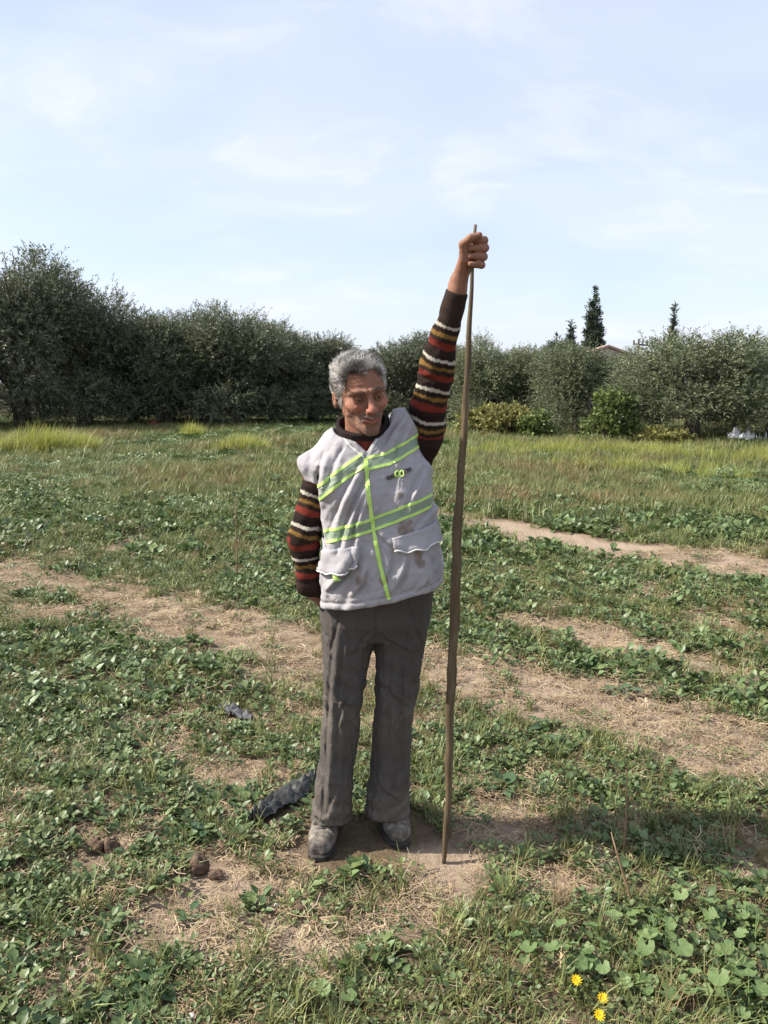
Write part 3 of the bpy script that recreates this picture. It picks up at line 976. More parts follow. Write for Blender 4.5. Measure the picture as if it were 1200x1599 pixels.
def mk():
    k = NM('shoe_leather', .7, .3); n = k.noise(42, 6, .75, .6)
    c = k.ramp(n, [(.3, (.045, .038, .033)), (.5, (.13, .112, .095)), (.7, (.30, .262, .215))]); k.bump(n, .4, .006); return k.color(c)
M['shoe'] = mk()
M['sole'] = NM('shoe_sole', .85).color((.045, .040, .036))
M['lace'] = NM('shoe_lace', .85).color((.10, .09, .08))
def mk():
    k = NM('stick_wood', .8, .25)
    v = k.mapped((30, 30, 3)); n = k.noise(2.2, 6, .65, .4, vec=v); n2 = k.noise(14, 4)
    c = k.ramp(n, [(.25, (.040, .028, .017)), (.5, (.112, .080, .046)), (.75, (.22, .168, .105))])
    c = k.mix(k.math('MULTIPLY', k.math('SUBTRACT', n2, .45), 2, True), c, (.085, .065, .038))
    k.bump(n, .6, .004); return k.color(c)
M['stick'] = mk()

# ------------------------------------------------------------------ the person
person = empty('person', (-.08, 2.56, 0))
tag(person, 'grey haired man in pale vest and striped sweater holding a long stick upright', 'person')
def ppart(name, me, mat, parent=None):
    o = bpy.data.objects.new(name, me); COL.objects.link(o)
    if mat is not None and len(me.materials) == 0: me.materials.append(mat)
    p = parent or person
    o.parent = p
    o.matrix_parent_inverse = Matrix.Translation(-Vector(person.location)) if p is person else Matrix.Identity(4)
    return o

# skeleton
HEAD = np.array([-.072, 2.425, 1.550])
HR = np.array(Matrix.Rotation(R(18), 3, 'Z') @ Matrix.Rotation(R(9), 3, 'X') @ Matrix.Rotation(R(-9), 3, 'Y'))
SH_L, EL_L, WR_L = (.112, 2.545, 1.395), (.163, 2.480, 1.640), (.217, 2.412, 1.848)
SH_R, EL_R, WR_R = (-.203, 2.505, 1.292), (-.260, 2.490, 1.085), (-.242, 2.515, .935)
HD_R = (-.198, 2.575, .865)
STK = [(.200, 2.430, -.03)] + [at(px_, py_, Y_) for px_, py_, Y_ in ((700.5, 1230, 2.425), (704, 1110, 2.42), (709, 970, 2.412), (714, 850, 2.40), (722.5, 715, 2.39), (728.5, 590, 2.38), (735.5, 480, 2.37), (743, 351, 2.36))]
STR = [.0075, .0118, .0140, .0157, .0148, .0112, .0090, .0068, .0042]
GZ = [1.986, 1.9635, 1.941, 1.920]           # index, middle, ring, little finger heights on the stick
def stick_x(z): return np.interp(z, [p[2] for p in STK], [p[0] for p in STK]), np.interp(z, [p[2] for p in STK], [p[1] for p in STK])

HSC = np.array([1.0, .99, .985])
def to_head(P): return ((P - HEAD.astype(np.float32)) @ HR.astype(np.float32)) / HSC.astype(np.float32)

def head_sdf(P):
    p = to_head(P)
    s = p.copy(); s[:, 0] = np.abs(s[:, 0])
    d = ell(p, (0, .014, .034), (.077, .097, .084))
    d = smin(d, ell(p, (0, -.030, -.022), (.0575, .068, .088)), .022)
    d = smin(d, seg(s, (.044, -.005, -.050), (.007, -.078, -.102), .016, .016), .026)     # jaw
    d = smin(d, ell(p, (0, -.079, -.094), (.022, .018, .018)), .014)                       # chin
    d = smin(d, ell(s, (.046, -.064, -.020), (.020, .020, .017)), .016)                    # cheek bones
    d = smin(d, seg(s, (.008, -.099, .022), (.050, -.080, .018), .0090, .0090), .010)      # brow ridge
    d = smax(d, -ell(s, (.031, -.103, .002), (.023, .021, .0145)), .010)                   # eye sockets
    d = smax(d, -ell(s, (.053, -.066, -.058), (.018, .022, .026)), .020)                   # hollow cheeks
    d = smin(d, seg(p, (0, -.094, .014), (0, -.121, -.031), .0080, .0112), .009)           # nose
    d = smin(d, ell(s, (.0125, -.108, -.035), (.0095, .012, .0085)), .006)
    d = smin(d, ell(p, (0, -.094, -.062), (.030, .016, .020)), .014)                       # mouth bulge
    d = smin(d, seg(s, (0, -.112, -.0605), (.028, -.097, -.0540), .0048, .0030), .005)       # upper lip
    d = smin(d, seg(s, (0, -.109, -.0715), (.025, -.096, -.0620), .0058, .0032), .005)       # lower lip
    d = smax(d, -seg(s, (0, -.118, -.0675), (.039, -.090, -.0515), .0034, .0036), .004)    # mouth line
    d = smax(d, -seg(s, (.020, -.110, -.036), (.041, -.088, -.066), .0040, .0036), .007)   # smile folds
    d = smax(d, -seg(s, (.014, -.108, .040), (.0, -.109, .041), .0012, .0012), .006)
    d = smin(d, ell(s, (.031, -.0828, -.001), (.0170, .0150, .0138)), .005)                # lids
    d = smax(d, -ell(s, (.0318, -.0995, -.0028), (.0125, .0100, .0027)), .0015)            # eye opening
    d = smax(d, -seg(s, (.018, -.101, -.0175), (.044, -.090, -.0150), .0012, .0012), .007) # bags under the eyes
    d = smin(d, ell(s, (.040, -.074, -.029), (.016, .017, .012)), .014)                    # raised cheeks
    # ears
    e = ell(s, (.0765, .016, -.012), (.0085, .016, .027))
    e = smax(e, -ell(s, (.0865, .009, -.006), (.008, .008, .014)), .006)
    d = smin(d, e, .008)
    # furrows of an old face
    w = (fbm(p * np.array([30, 30, 95]), 3, 19) - .5) * .0042 + (fbm(p * np.array([70, 70, 60]), 2, 23) - .5) * .0022
    d = d + w * (p[:, 1] < -.02)
    fz = np.sin(p[:, 2] * 620 + np.abs(p[:, 0]) * 40 + fbm(p * 25, 2, 29) * 5) * .0005
    d = d + fz * sstep(.026, .036, p[:, 2]) * (p[:, 1] < -.06)
    return d

NECK = [(-.068, 2.475, 1.47), (-.058, 2.515, 1.36)]
def hand_left(P):
    d = None
    wr = WR_L
    for i, z in enumerate(GZ):
        sx, sy = stick_x(z)
        k = [.0107, .0111, .0105, .0094][i]
        rs_ = np.interp(z, [p[2] for p in STK], STR)
        g = rs_ + k
        mcp = (sx - .008, sy + g + .014, z + .004); pip = (sx + g + (.012, .015, .0135, .010)[i], sy + g * .35, z - (.001, -.001, .001, .003)[i])
        dip = (sx + g * .75 + .002, sy - g * .85, z - .003); tip = (sx - g * .60, sy - g * 1.00, z - .003)
        f = chain(P, [mcp, pip, dip, tip], [k * 1.15, k * 1.12, k * .98, k * .84], .003)
        c0 = (wr[0] + (.010, .004, -.003, -.009)[i], wr[1] + (-.012, -.004, .004, .010)[i], wr[2] + .018)
        mc = seg(P, c0, mcp, .016, .0125)
        d = mc if d is None else smin(d, mc, .012)
        d = smin(d, f, .0016)
    sx, sy = stick_x(1.968)
    d = smin(d, seg(P, (wr[0] + .002, wr[1] - .012, wr[2] + .035), (sx - .026, sy + .006, 1.938), .019, .017), .014)   # ball of the thumb
    th = chain(P, [(sx - .028, sy + .002, 1.933), (sx - .034, sy - .014, 1.971), (sx - .014, sy - .030, 1.986), (sx + .010, sy - .031, 1.993)],
               [.0150, .0118, .0104, .0090], .005)
    return smin(d, th, .005)

def hand_right(P):
    """half closed hand behind the hip"""
    w = np.array(WR_R); h = np.array(HD_R)
    ax = (h - w) / np.linalg.norm(h - w)
    sd = np.array([.35, .55, .3]); sd -= ax * (sd @ ax); sd /= np.linalg.norm(sd)
    nn = np.cross(ax, sd)
    d = None
    for i in range(4):
        o = sd * (i - 1.5) * .019
        k = (.0088, .0094, .009, .0078)[i]
        mcp = h + o + ax * .010
        p1 = mcp + ax * .032 + nn * .010; p2 = p1 + ax * .012 + nn * .022; p3 = p2 - ax * .012 + nn * .012
        mc = seg(P, w + o * .5, mcp, .016, .0125)
        d = mc if d is None else smin(d, mc, .010)
        d = smin(d, chain(P, [mcp, p1, p2, p3], [k * 1.1, k, k * .95, k * .85], .004), .003)
    t0 = w + ax * .03 - sd * .03
    return smin(d, chain(P, [w + ax * .015 - sd * .012, t0 + ax * .01, t0 + ax * .035 + nn * .015, t0 + ax * .052 + nn * .025], [.015, .0125, .0105, .009], .005), .008)

def body_sdf(P):
    d = head_sdf(P)
    nk = seg(P, NECK[0], NECK[1], .054, .062)
    p = to_head(P)
    nk = smin(nk, seg(p, (0, -.045, -.085), (0, -.012, -.130), .020, .022), .03)      # throat
    d = smin(d, nk, .022)
    t = loft(P, np.array([.80, .95, 1.10, 1.25, 1.36, 1.42]), [-.02, -.02, -.03, -.045, -.055, -.058], [2.55, 2.55, 2.53, 2.52, 2.52, 2.515],
             [.150, .140, .145, .150, .110, .060], [.100, .095, .105, .100, .075, .055])
    d = smin(d, t, .03)
    d = smin(d, chain(P, [(-.02, 2.52, 1.35), SH_L, EL_L, (np.array(EL_L) * .3 + np.array(WR_L) * .7), WR_L, (np.array(WR_L) + (.003, -.006, .03))], [.06, .044, .033, .0265, .0245, .0240], .02), .03)
    d = smin(d, chain(P, [(-.08, 2.52, 1.33), SH_R, EL_R, WR_R], [.05, .034, .030, .026], .02), .03)
    d = smin(d, hand_left(P), .010)
    d = smin(d, hand_right(P), .010)
    return d

V, F = mesh_sdf(body_sdf, (-.33, 2.20, .78), (.33, 2.68, 2.05), .0028)
p = to_head(V); n1 = fbm(V * 55, 3, 5); n2 = fbm(V * 22, 3, 8)
c = np.tile(np.array([.305, .155, .100]), (len(V), 1)) * (.82 + .36 * n2[:, None])
hd = np.linalg.norm(p, axis=1) < .15
def tint(mask, colr, amt):
    a = (mask * amt)[:, None]; return c * (1 - a) + np.array(colr) * a
ax_ = np.abs(p[:, 0])
beard = hd * sstep(-.034, -.050, p[:, 2]) * sstep(-.02, -.055, p[:, 1]) * (1 - sstep(.0, .005, .006 - np.abs(p[:, 2] + .066)) * (ax_ < .024))
c = tint(beard * n1, (.15, .115, .095), .8)
mous = hd * (1 - sstep(.006, .011, np.abs(p[:, 2] + .049 + ax_ * .18))) * (ax_ < .032) * (p[:, 1] < -.085)
c = tint(mous, (.11, .085, .07), .65)
lips = hd * (1 - sstep(.006, .010, np.abs(p[:, 2] + .0655))) * (ax_ < .026) * (p[:, 1] < -.09)
c = tint(lips, (.30, .10, .08), .7)
c = tint(hd * (1 - sstep(.011, .024, np.hypot(ax_ - .031, (p[:, 2] - .000) * 1.25))) * (p[:, 1] < -.06), (.15, .065, .04), .6)
c = tint(hd * (1 - sstep(.012, .026, np.hypot(ax_, p[:, 2] + .030))) * (p[:, 1] < -.1), (.52, .20, .14), .6)
c = tint(hd * (1 - sstep(.010, .030, np.hypot(ax_ - .045, p[:, 2] + .022))) * (p[:, 1] < -.05), (.50, .20, .13), .4)
body = ppart('body', np_mesh('body', V, F, col=np.clip(c, 0, 1)), M['skin'])

def from_head(q): return Vector(HEAD + HR @ (np.array(q) * HSC))
def uv_ball(r, nu=18, nv=12):
    V, F = [], []
    for j in range(nv + 1):
        th = math.pi * j / nv
        for i in range(nu):
            ph = 2 * math.pi * i / nu
            V.append((r * math.sin(th) * math.cos(ph), r * math.sin(th) * math.sin(ph), r * math.cos(th)))
    for j in range(nv):
        for i in range(nu):
            F.append((j * nu + i, (j + 1) * nu + i, (j + 1) * nu + (i + 1) % nu, j * nu + (i + 1) % nu))
    return V, F
for sx in (-1, 1):
    mb = MB(); bv, bf = uv_ball(.0118)
    mb.add([from_head((q[0] + sx * .031, q[1] - .0832, q[2] - .001)) for q in bv], bf)
    e = mb.build('eye', M['eyeball']); e.parent = person; e.matrix_parent_inverse = Matrix.Translation(-Vector(person.location))
    mb = MB()
    rim = [(.0058 * math.cos(a), .0058 * math.sin(a)) for a in np.linspace(0, 2 * math.pi, 17)[:-1]]
    mb.add([from_head((sx * .031, -.0954, -.0012))] + [from_head((sx * .031 + u, -.0938, v - .0012)) for u, v in rim], [(0, 1 + (i + 1) % 16, 1 + i) for i in range(16)])
    io = mb.build('iris', M['iris'], e)

# ---- hair: short thick strands over a cap
def hair_sdf(P):
    p = to_head(P)
    d = ell(p, (0, .020, .036), (.0865, .1045, .0895))
    d = d + (fbm(p * 30, 3, 77) - .5) * .011 + .003
    s = np.abs(p[:, 0])
    line = np.interp(s, [0, .02, .045, .060, .072, .09], [.046, .055, .050, .018, -.034, -.046])      # hair line height over the face
    front = line - p[:, 2] - np.clip((p[:, 1] + .030) * 1.3, -.02, .20)
    return smax(d, front, .006)
V, F = mesh_sdf(hair_sdf, HEAD - .15, HEAD + .15, .0035)
gc = np.array([.34, .325, .30])
def hair_tone(q, base=1.0):
    t = .25 + 1.3 * sstep(.2, .8, fbm(q * 34, 3, 13)) + .35 * sstep(.03, .075, np.abs(q[:, 0])) * sstep(.07, .03, q[:, 2])
    fr = 1 - .55 * np.exp(-((q[:, 0] + .012) / .028) ** 2) * (q[:, 1] < -.045) * (q[:, 2] < .10)
    return (t * fr * base)[:, None] * gc
hair = ppart('hair', np_mesh('hair_cap', V, F, col=hair_tone(to_head(V), .20)), M['hair'])
hv = to_head(V)
fn = F[rng.integers(0, len(F), 25000)]
base = hv[fn].mean(1)
nrm = np.cross(hv[fn[:, 1]] - hv[fn[:, 0]], hv[fn[:, 2]] - hv[fn[:, 0]]); nrm /= np.linalg.norm(nrm, axis=1)[:, None] + 1e-9
cl_id = np.floor(base * 70); clump_dir = np.stack([vnoise(base * 38, 1), vnoise(base * 38, 2), vnoise(base * 38, 3)], 1) - .5
dirn = nrm * .30 + clump_dir * .6 + np.array([.25, .55, .0]) + np.array([0, 0, -.45]) * (base[:, 2:3] < .05) + np.array([-.5, -.9, .25]) * sstep(-.02, -.06, base[:, 1:2]) * (base[:, 2:3] > .04) + rng.normal(0, .16, base.shape)
dirn /= np.linalg.norm(dirn, axis=1)[:, None]
Ls = rng.uniform(.016, .036, len(base)) * np.where(base[:, 2] > .04, 1.15, .8)
curl = np.cross(dirn, nrm)
side = np.cross(dirn, rng.normal(size=base.shape)); side /= np.linalg.norm(side, axis=1)[:, None] + 1e-9
HV = []
for k in range(4):
    t = k / 3
    q = base - nrm * .003 + dirn * (Ls * t)[:, None] + (curl * .5 - nrm * .45) * (Ls * t * t)[:, None]
    w = (.00062 * (1 - t * .75))
    HV += [q - side * w, q + side * w]
HV = np.stack(HV, 1)
nS = len(base)
idx8 = np.arange(nS)[:, None] * 8
HF = np.concatenate([idx8 + np.array([2 * k, 2 * k + 1, 2 * k + 3, 2 * k + 2]) for k in range(3)])
tone = hair_tone(base) * rng.uniform(.7, 1.7, nS)[:, None]
HW = (HV.reshape(-1, 3) * HSC) @ HR.T + HEAD
me = np_mesh('hair_strands', HW, HF, col=np.clip(np.repeat(tone, 8, 0), 0, 1))
o = link('strands', me, M['hair'], hair)
# eyebrows
for sx in (-1, 1):
    mb = MB(); rd = random.Random(5 + sx)
    for i in range(46):
        t = rd.random()
        b = Vector((sx * (.011 + .040 * t), -.1035 + .026 * t * t, .0235 - .004 * t + .004 * math.sin(t * 3) + rd.uniform(-.004, .004)))
        dv = Vector((sx * .009, -.003, .002 + rd.uniform(-.004, .004)))
        mb.tube([from_head(b), from_head(b + dv * .5 + Vector((0, -.002, 0))), from_head(b + dv)], [.0006, .0005, .0002], 4, (.06, .052, .046) if rd.random() < .65 else (.20, .19, .18), False)
    o = mb.build('eyebrow', M['hair']); o.parent = person; o.matrix_parent_inverse = Matrix.Translation(-Vector(person.location))

# ---- sweater
STRIPES = [((.022, .015, .013), .017), ((.50, .46, .38), .010), ((.024, .016, .013), .015), ((.20, .115, .032), .012), ((.030, .020, .015), .013), ((.19, .034, .024), .019), ((.030, .018, .015), .014)]
def stripe_color(s):
    tot = sum(w for _, w in STRIPES); s = np.mod(s, tot)
    out = np.zeros((len(s), 3)); a = 0
    for cc, w in STRIPES:
        out[(s >= a) & (s < a + w)] = cc; a += w
    return out
def arm_len(P, pts):
    best = np.full(len(P), 1e9); s = np.zeros(len(P)); acc = 0
    for a, b in zip(pts[:-1], pts[1:]):
        a = np.array(a); b = np.array(b); L = np.linalg.norm(b - a)
        tt = ((P - a) @ (b - a)) / L ** 2
        t = np.clip(tt, 0, 1)
        d = np.linalg.norm(P - a - t[:, None] * (b - a), axis=1)
        u = d < best; best = np.where(u, d, best); s = np.where(u, acc + t * L, s); acc += L
    return s, best
ARM_L = [(.03, 2.53, 1.36), SH_L, EL_L, tuple(np.array(EL_L) * .02 + np.array(WR_L) * .98)]
ARM_R = [(-.10, 2.52, 1.34), SH_R, EL_R, WR_R, tuple(np.array(WR_R) * .55 + np.array(HD_R) * .45)]
def folds(P, amp, sx, sz, seed): return (fbm(P * np.array([sx, sx, sz]), 3, seed) - .5) * amp
def sweater_sdf(P):
    d = chain(P, ARM_L, [.070, .057, .0455, .0345], .03)
    d = smin(d, chain(P, [(.112, 2.560, 1.330), (.138, 2.555, 1.430), (np.array(EL_L) + (.004, .012, -.03))], [.042, .047, .045], .03), .03)
    s, b = arm_len(P, ARM_L[1:])
    d = d + (np.sin(s * 105 + fbm(P * 14, 2, 4) * 9) * .0022 + folds(P, .016, 22, 22, 15)) * (1 - .75 * sstep(.38, .46, s))
    pl = np.array(WR_L) - np.array(EL_L); pl = pl / np.linalg.norm(pl)
    d = smax(d, ((P - np.array(ARM_L[-1], dtype=np.float32)) @ pl.astype(np.float32)) - .004, .006)
    e = chain(P, ARM_R, [.056, .0480, .0460, .0385, .0360], .03)
    s, b = arm_len(P, ARM_R[1:])
    e = e + np.sin(s * 95 + fbm(P * 14, 2, 6) * 9) * .0022 + folds(P, .013, 22, 22, 16)
    d = smin(d, e, .02)
    t = loft(P, np.array([.98, 1.02, 1.10, 1.25, 1.35, 1.40]), [-.015, -.015, -.025, -.04, -.05, -.055], [2.54, 2.54, 2.525, 2.515, 2.51, 2.505],
             [.165, .16, .165, .17, .13, .085], [.115, .115, .12, .115, .09, .075])
    d = smin(d, t, .03)
    # stand-up collar, open towards the throat
    cdir = np.array(NECK[0]) - np.array(NECK[1]); L = np.linalg.norm(cdir); cdir = cdir / L
    q = P - np.array(NECK[1], dtype=np.float32)
    h = q @ cdir.astype(np.float32); rr = np.linalg.norm(q - h[:, None] * cdir.astype(np.float32), axis=1)
    rr = rr + folds(P, .010, 30, 30, 18)
    col = np.maximum(np.abs(rr - .084 + h * .07) - .0075, np.maximum(h - .112 + np.clip(2.50 - P[:, 1], 0, .1) * .12, -.05 - h))
    d = smin(d, col, .010)
    return d
V, F = mesh_sdf(sweater_sdf, (-.36, 2.34, .85), (.33, 2.68, 1.88), .0045)
sL, bL = arm_len(V, ARM_L[1:]); sR, bR = arm_len(V, ARM_R[1:])
wob = (fbm(V * 15, 3, 33) - .5) * .022
isL = (V[:, 0] > .02) & (V[:, 2] > 1.30); isR = V[:, 0] < -.13
LT = sum(np.linalg.norm(np.array(b) - np.array(a)) for a, b in zip(ARM_L[1:-1], ARM_L[2:]))
c = stripe_color((LT - sL) + wob - .092 + .016)
c = np.where((sL < .03)[:, None], np.array([.030, .018, .015]), c)
c = np.where(((LT - sL) < .090)[:, None], np.array([.042, .029, .024]), c)
cR = stripe_color(sR * .98 + wob + .055)
LRt = sum(np.linalg.norm(np.array(b) - np.array(a)) for a, b in zip(ARM_R[1:-1], ARM_R[2:]))
cR = np.where(((LRt - sR) < .060)[:, None], np.array([.045, .027, .024]), cR)
cT = stripe_color(V[:, 2] + wob)
c = np.where(isL[:, None], c, np.where(isR[:, None], cR, cT))
colr = (V[:, 2] > 1.385) & (np.abs(V[:, 0] + .06) < .11) & (V[:, 0] < .035)
c = np.where((colr & (V[:, 2] > 1.405))[:, None], np.array([.030, .022, .020]), np.where(colr[:, None], np.array([.20, .045, .035]), c))
ppart('sweater', np_mesh('sweater', V, F, col=c), M['sweater'])

# ---- trousers
def leg(P, z, cx, cy, rx, ry): return loft(P, np.array(z), cx, cy, rx, ry, 2.15)
LEG_FOLDS = [(-.150, .84, -.215, .16, .007, .014), (-.125, .78, -.170, .30, .005, .012), (-.185, .62, -.150, .50, .006, .012), (-.110, .56, -.165, .46, .006, .011), (-.215, .26, -.160, .15, .006, .011),
             (-.145, .24, -.205, .13, .006, .010), (.085, .84, .050, .20, .006, .014), (.030, .74, .010, .30, .005, .012), (.010, .58, .075, .50, .006, .011), (.080, .50, .025, .43, .005, .011), (-.030, .24, .050, .14, .006, .011),
             (.070, .28, .015, .17, .006, .010), (-.030, .80, -.110, .70, .006, .012), (-.020, .79, .080, .70, .006, .012)]
def trousers_sdf(P):
    w = fbm(P * np.array([9, 9, 7]), 3, 44) - .5
    Q = P.copy(); Q[:, 0] += w * .010; Q[:, 1] += w * .012
    l = leg(Q, [.035, .12, .30, .47, .62, .74, .86, 1.0], [-.184, -.180, -.160, -.143, -.131, -.122, -.11, -.10], [2.565, 2.560, 2.555, 2.535, 2.545, 2.55, 2.55, 2.55],
            [.073, .0715, .0640, .0630, .0750, .0870, .095, .095], [.092, .086, .073, .070, .082, .094, .10, .10])
    r = leg(Q, [.035, .12, .30, .47, .62, .74, .86, 1.0], [.012, .013, .022, .037, .047, .057, .06, .06], [2.615, 2.610, 2.595, 2.57, 2.57, 2.565, 2.56, 2.56],
            [.0780, .0760, .0690, .0680, .0780, .0880, .095, .095], [.092, .086, .075, .072, .084, .095, .10, .10])
    d = smin(l, r, .022)
    pv = loft(Q, np.array([.745, .80, .88, 1.0]), [-.028, -.028, -.026, -.022], [2.555, 2.555, 2.555, 2.55], [.120, .158, .168, .165], [.085, .118, .122, .118], 2.4)
    d = smin(d, pv, .045)
    # hanging creases down each leg, bunching above the hem
    ang = np.where(P[:, 0] < -.07, P[:, 0] + .15, P[:, 0] - .03)
    f = fbm(np.stack([P[:, 0] * 32, P[:, 1] * 32, P[:, 2] * 2.0], 1) + P[:, 2:3] * 2, 3, 45)
    d = d + (np.abs(f - .5) - .12) * .030 * (.35 + .65 * sstep(.95, .3, P[:, 2]))
    hm = np.sin(P[:, 2] * 120 + fbm(P * 9, 2, 46) * 16) * .003 * sstep(.34, .10, P[:, 2])
    kn = np.sin(P[:, 2] * 80 + P[:, 0] * 60 + fbm(P * 8, 2, 47) * 14) * .0022 * np.exp(-((P[:, 2] - .55) / .12) ** 2)
    d = d + hm + kn
    g5 = fbm(np.stack([P[:, 0] * 20 + P[:, 2] * 9, P[:, 1] * 18, P[:, 2] * 11], 1), 3, 49)
    d = d + .006 * np.exp(-((g5 - .5) / .05) ** 2) * .55 * (.3 + .7 * np.exp(-((P[:, 2] - .52) / .14) ** 2) + .8 * sstep(.30, .12, P[:, 2]) + .5 * np.exp(-((P[:, 2] - .76) / .05) ** 2))
    for x0, z0, x1, z1, a, w in LEG_FOLDS:
        q = np.stack([P[:, 0], P[:, 2]], 1); A = np.array([x0, z0]); B = np.array([x1, z1]) - A
        t = ((q - A) @ B) / (B @ B); nx_ = np.array([-B[1], B[0]]) / np.linalg.norm(B)
        sd = (q - A) @ nx_ + .006 * np.sin(np.clip(t, 0, 1) * 5)
        fade = np.sin(np.pi * np.clip(t * .94 + .03, 0, 1)) ** .6 * (t > -.03) * (t < 1.03) * (P[:, 1] < 2.60)
        d = d + fade * (a * np.exp(-(sd / (w * .5)) ** 2) - a * .9 * np.exp(-((sd - w) / w) ** 2))
    # fly and pocket seams
    fx = -.028 + (P[:, 2] - .80) * .05
    d = d + .004 * np.exp(-((P[:, 0] - fx) / .004) ** 2) * sstep(.72, .78, P[:, 2]) * (P[:, 1] < 2.5)
    for sx, x0 in ((-1, -.135), (1, .085)):
        d = d + .004 * np.exp(-((P[:, 0] - x0 - sx * (.86 - P[:, 2]) * .28) / .004) ** 2) * sstep(.70, .74, P[:, 2]) * (P[:, 1] < 2.53)
    hem_l = .083 + (P[:, 0] + .18) * .05 + (P[:, 1] - 2.50) * -.28
    hem_r = .072 + (P[:, 1] - 2.54) * -.24
    hem = np.where(P[:, 0] < -.08, hem_l, hem_r)
    return smax(d, hem - P[:, 2], .006)
V, F = mesh_sdf(trousers_sdf, (-.30, 2.40, .02), (.20, 2.74, 1.0), .0048)
dust = np.clip(sstep(.30, .05, V[:, 2]) * .8 + .5 * np.exp(-((V[:, 2] - .45) / .08) ** 2), 0, 1) * fbm(V * 12, 3, 48) * 1.3
ppart('trousers', np_mesh('trousers', V, F, attrs={'dust': np.clip(dust, 0, 1)}), M['trousers'])

# ---- vest
def vest_core(P):
    z = np.array([.80, .90, 1.0, 1.15, 1.25, 1.33, 1.40, 1.43])
    t = loft(P, z, [-.002, -.004, -.007, -.014, -.028, -.042, -.048, -.05], [2.515, 2.515, 2.51, 2.505, 2.50, 2.50, 2.50, 2.50],
             [.200, .2015, .2000, .188, .186, .185, .135, .10], [.158, .160, .160, .152, .145, .128, .098, .08], 2.5)
    y = chain(P, [(-.208, 2.465, 1.235), (-.243, 2.490, 1.325), (-.140, 2.500, 1.378), (-.055, 2.505, 1.395), (.030, 2.510, 1.420), (.072, 2.515, 1.455)], [.026, .027, .058, .072, .070, .048], .03)
    d = smin(t, y, .035)
    return d
VEST_FOLDS = [(-.070, 1.345, -.175, 1.090, .008, .013), (-.050, 1.300, -.140, 1.060, .010, .013), (-.058, 1.250, -.095, 1.050, .007, .011),
              (-.185, 1.370, -.205, 1.180, .006, .014), (-.120, 1.390, -.165, 1.260, .005, .012), (.085, 1.470, .030, 1.330, .006, .012), (.060, 1.480, -.010, 1.360, .006, .011),
              (.130, 1.330, .060, 1.170, .006, .014), (.165, 1.200, .090, 1.130, .005, .012), (.030, .940, .075, 1.060, .007, .012), (-.010, .950, .030, 1.080, .005, .012),
              (-.175, .930, -.095, 1.060, .009, .013), (-.100, .920, -.050, 1.020, .007, .012), (.160, .960, .120, 1.080, .006, .013), (.100, .940, .140, .990, .005, .010),
              (-.200, 1.150, -.150, 1.050, .006, .011), (-.030, 1.140, .050, 1.080, .004, .011)]
def vest_sdf(P):
    d = vest_core(P)
    # drapes from the raised shoulder down to the lower left, and slack over the belly
    u = (P[:, 0] * .80 + (P[:, 2] - 1.2) * -.35)
    f1 = fbm(np.stack([u * 17, P[:, 1] * 6, (P[:, 2] + P[:, 0] * .5) * 3.2], 1), 3, 55)
    d = d + (np.abs(f1 - .5) - .11) * .036
    f2 = fbm(P * np.array([11, 8, 16]), 3, 56); d = d + (f2 - .5) * .012
    f3 = fbm(P * np.array([34, 30, 34]), 2, 57); d = d + (f3 - .5) * .006
    f4 = fbm(np.stack([(P[:, 0] - P[:, 2] * .6) * 21, P[:, 1] * 14, (P[:, 2] + P[:, 0] * .6) * 9], 1), 3, 59); d = d + (np.abs(f4 - .5) - .1) * .008
    # folds: long soft ridges with a crease on one side, (x, z) on the front
    for x0, z0, x1, z1, a, w in VEST_FOLDS:
        q = np.stack([P[:, 0], P[:, 2]], 1); A = np.array([x0, z0]); B = np.array([x1, z1]) - A
        t = ((q - A) @ B) / (B @ B); tc = np.clip(t, 0, 1)
        nx_ = np.array([-B[1], B[0]]) / np.linalg.norm(B)
        sd = (q - A) @ nx_ + .012 * np.sin(tc * 3.0)
        fade = np.sin(np.pi * np.clip(t * .94 + .03, 0, 1)) ** .6 * (t > -.03) * (t < 1.03) * (P[:, 1] < 2.52)
        d = d + fade * 1.45 * (a * np.exp(-(sd / (w * .55)) ** 2) - a * .9 * np.exp(-((sd - w) / w) ** 2))
    # hem, with a stitched band
    hem = .905 + P[:, 0] * .20 + folds(P, .016, 9, 2, 58)
    d = d + .0035 * np.exp(-((P[:, 2] - hem - .024) / .005) ** 2)
    d = smax(d, hem - P[:, 2], .010)
    # neck opening: V in front, round behind
    zc = 1.372 + np.where(P[:, 0] < -.052, (-.052 - P[:, 0]) * .95, (P[:, 0] + .052) * 1.75)
    zc = np.where(P[:, 1] < 2.50, zc, 1.43)
    zc = np.minimum(zc, 1.60)
    nk = np.maximum(zc - P[:, 2], seg(P, (-.062, 2.40, 1.40), (-.070, 2.52, 1.50), .084, .096))
    nk2 = seg(P, (-.062, 2.505, 1.36), (-.072, 2.47, 1.54), .086, .100)
    d = smax(d, -np.maximum(nk2, 1.38 - P[:, 2]), .006)
    d = smax(d, -nk, .006)
    # arm openings
    d = smax(d, np.where(P[:, 2] > 1.30, (P[:, 0] - .063) * .865 + (P[:, 2] - 1.51) * .502, -1.0), .006)
    d = smax(d, -np.maximum(seg(P, (-.240, 2.460, 1.225), (-.262, 2.450, 1.13), .050, .052), P[:, 2] - 1.272), .008)
    return d
V, F = mesh_sdf(vest_sdf, (-.32, 2.28, .82), (.26, 2.70, 1.54), .0042)
stain = np.zeros(len(V))
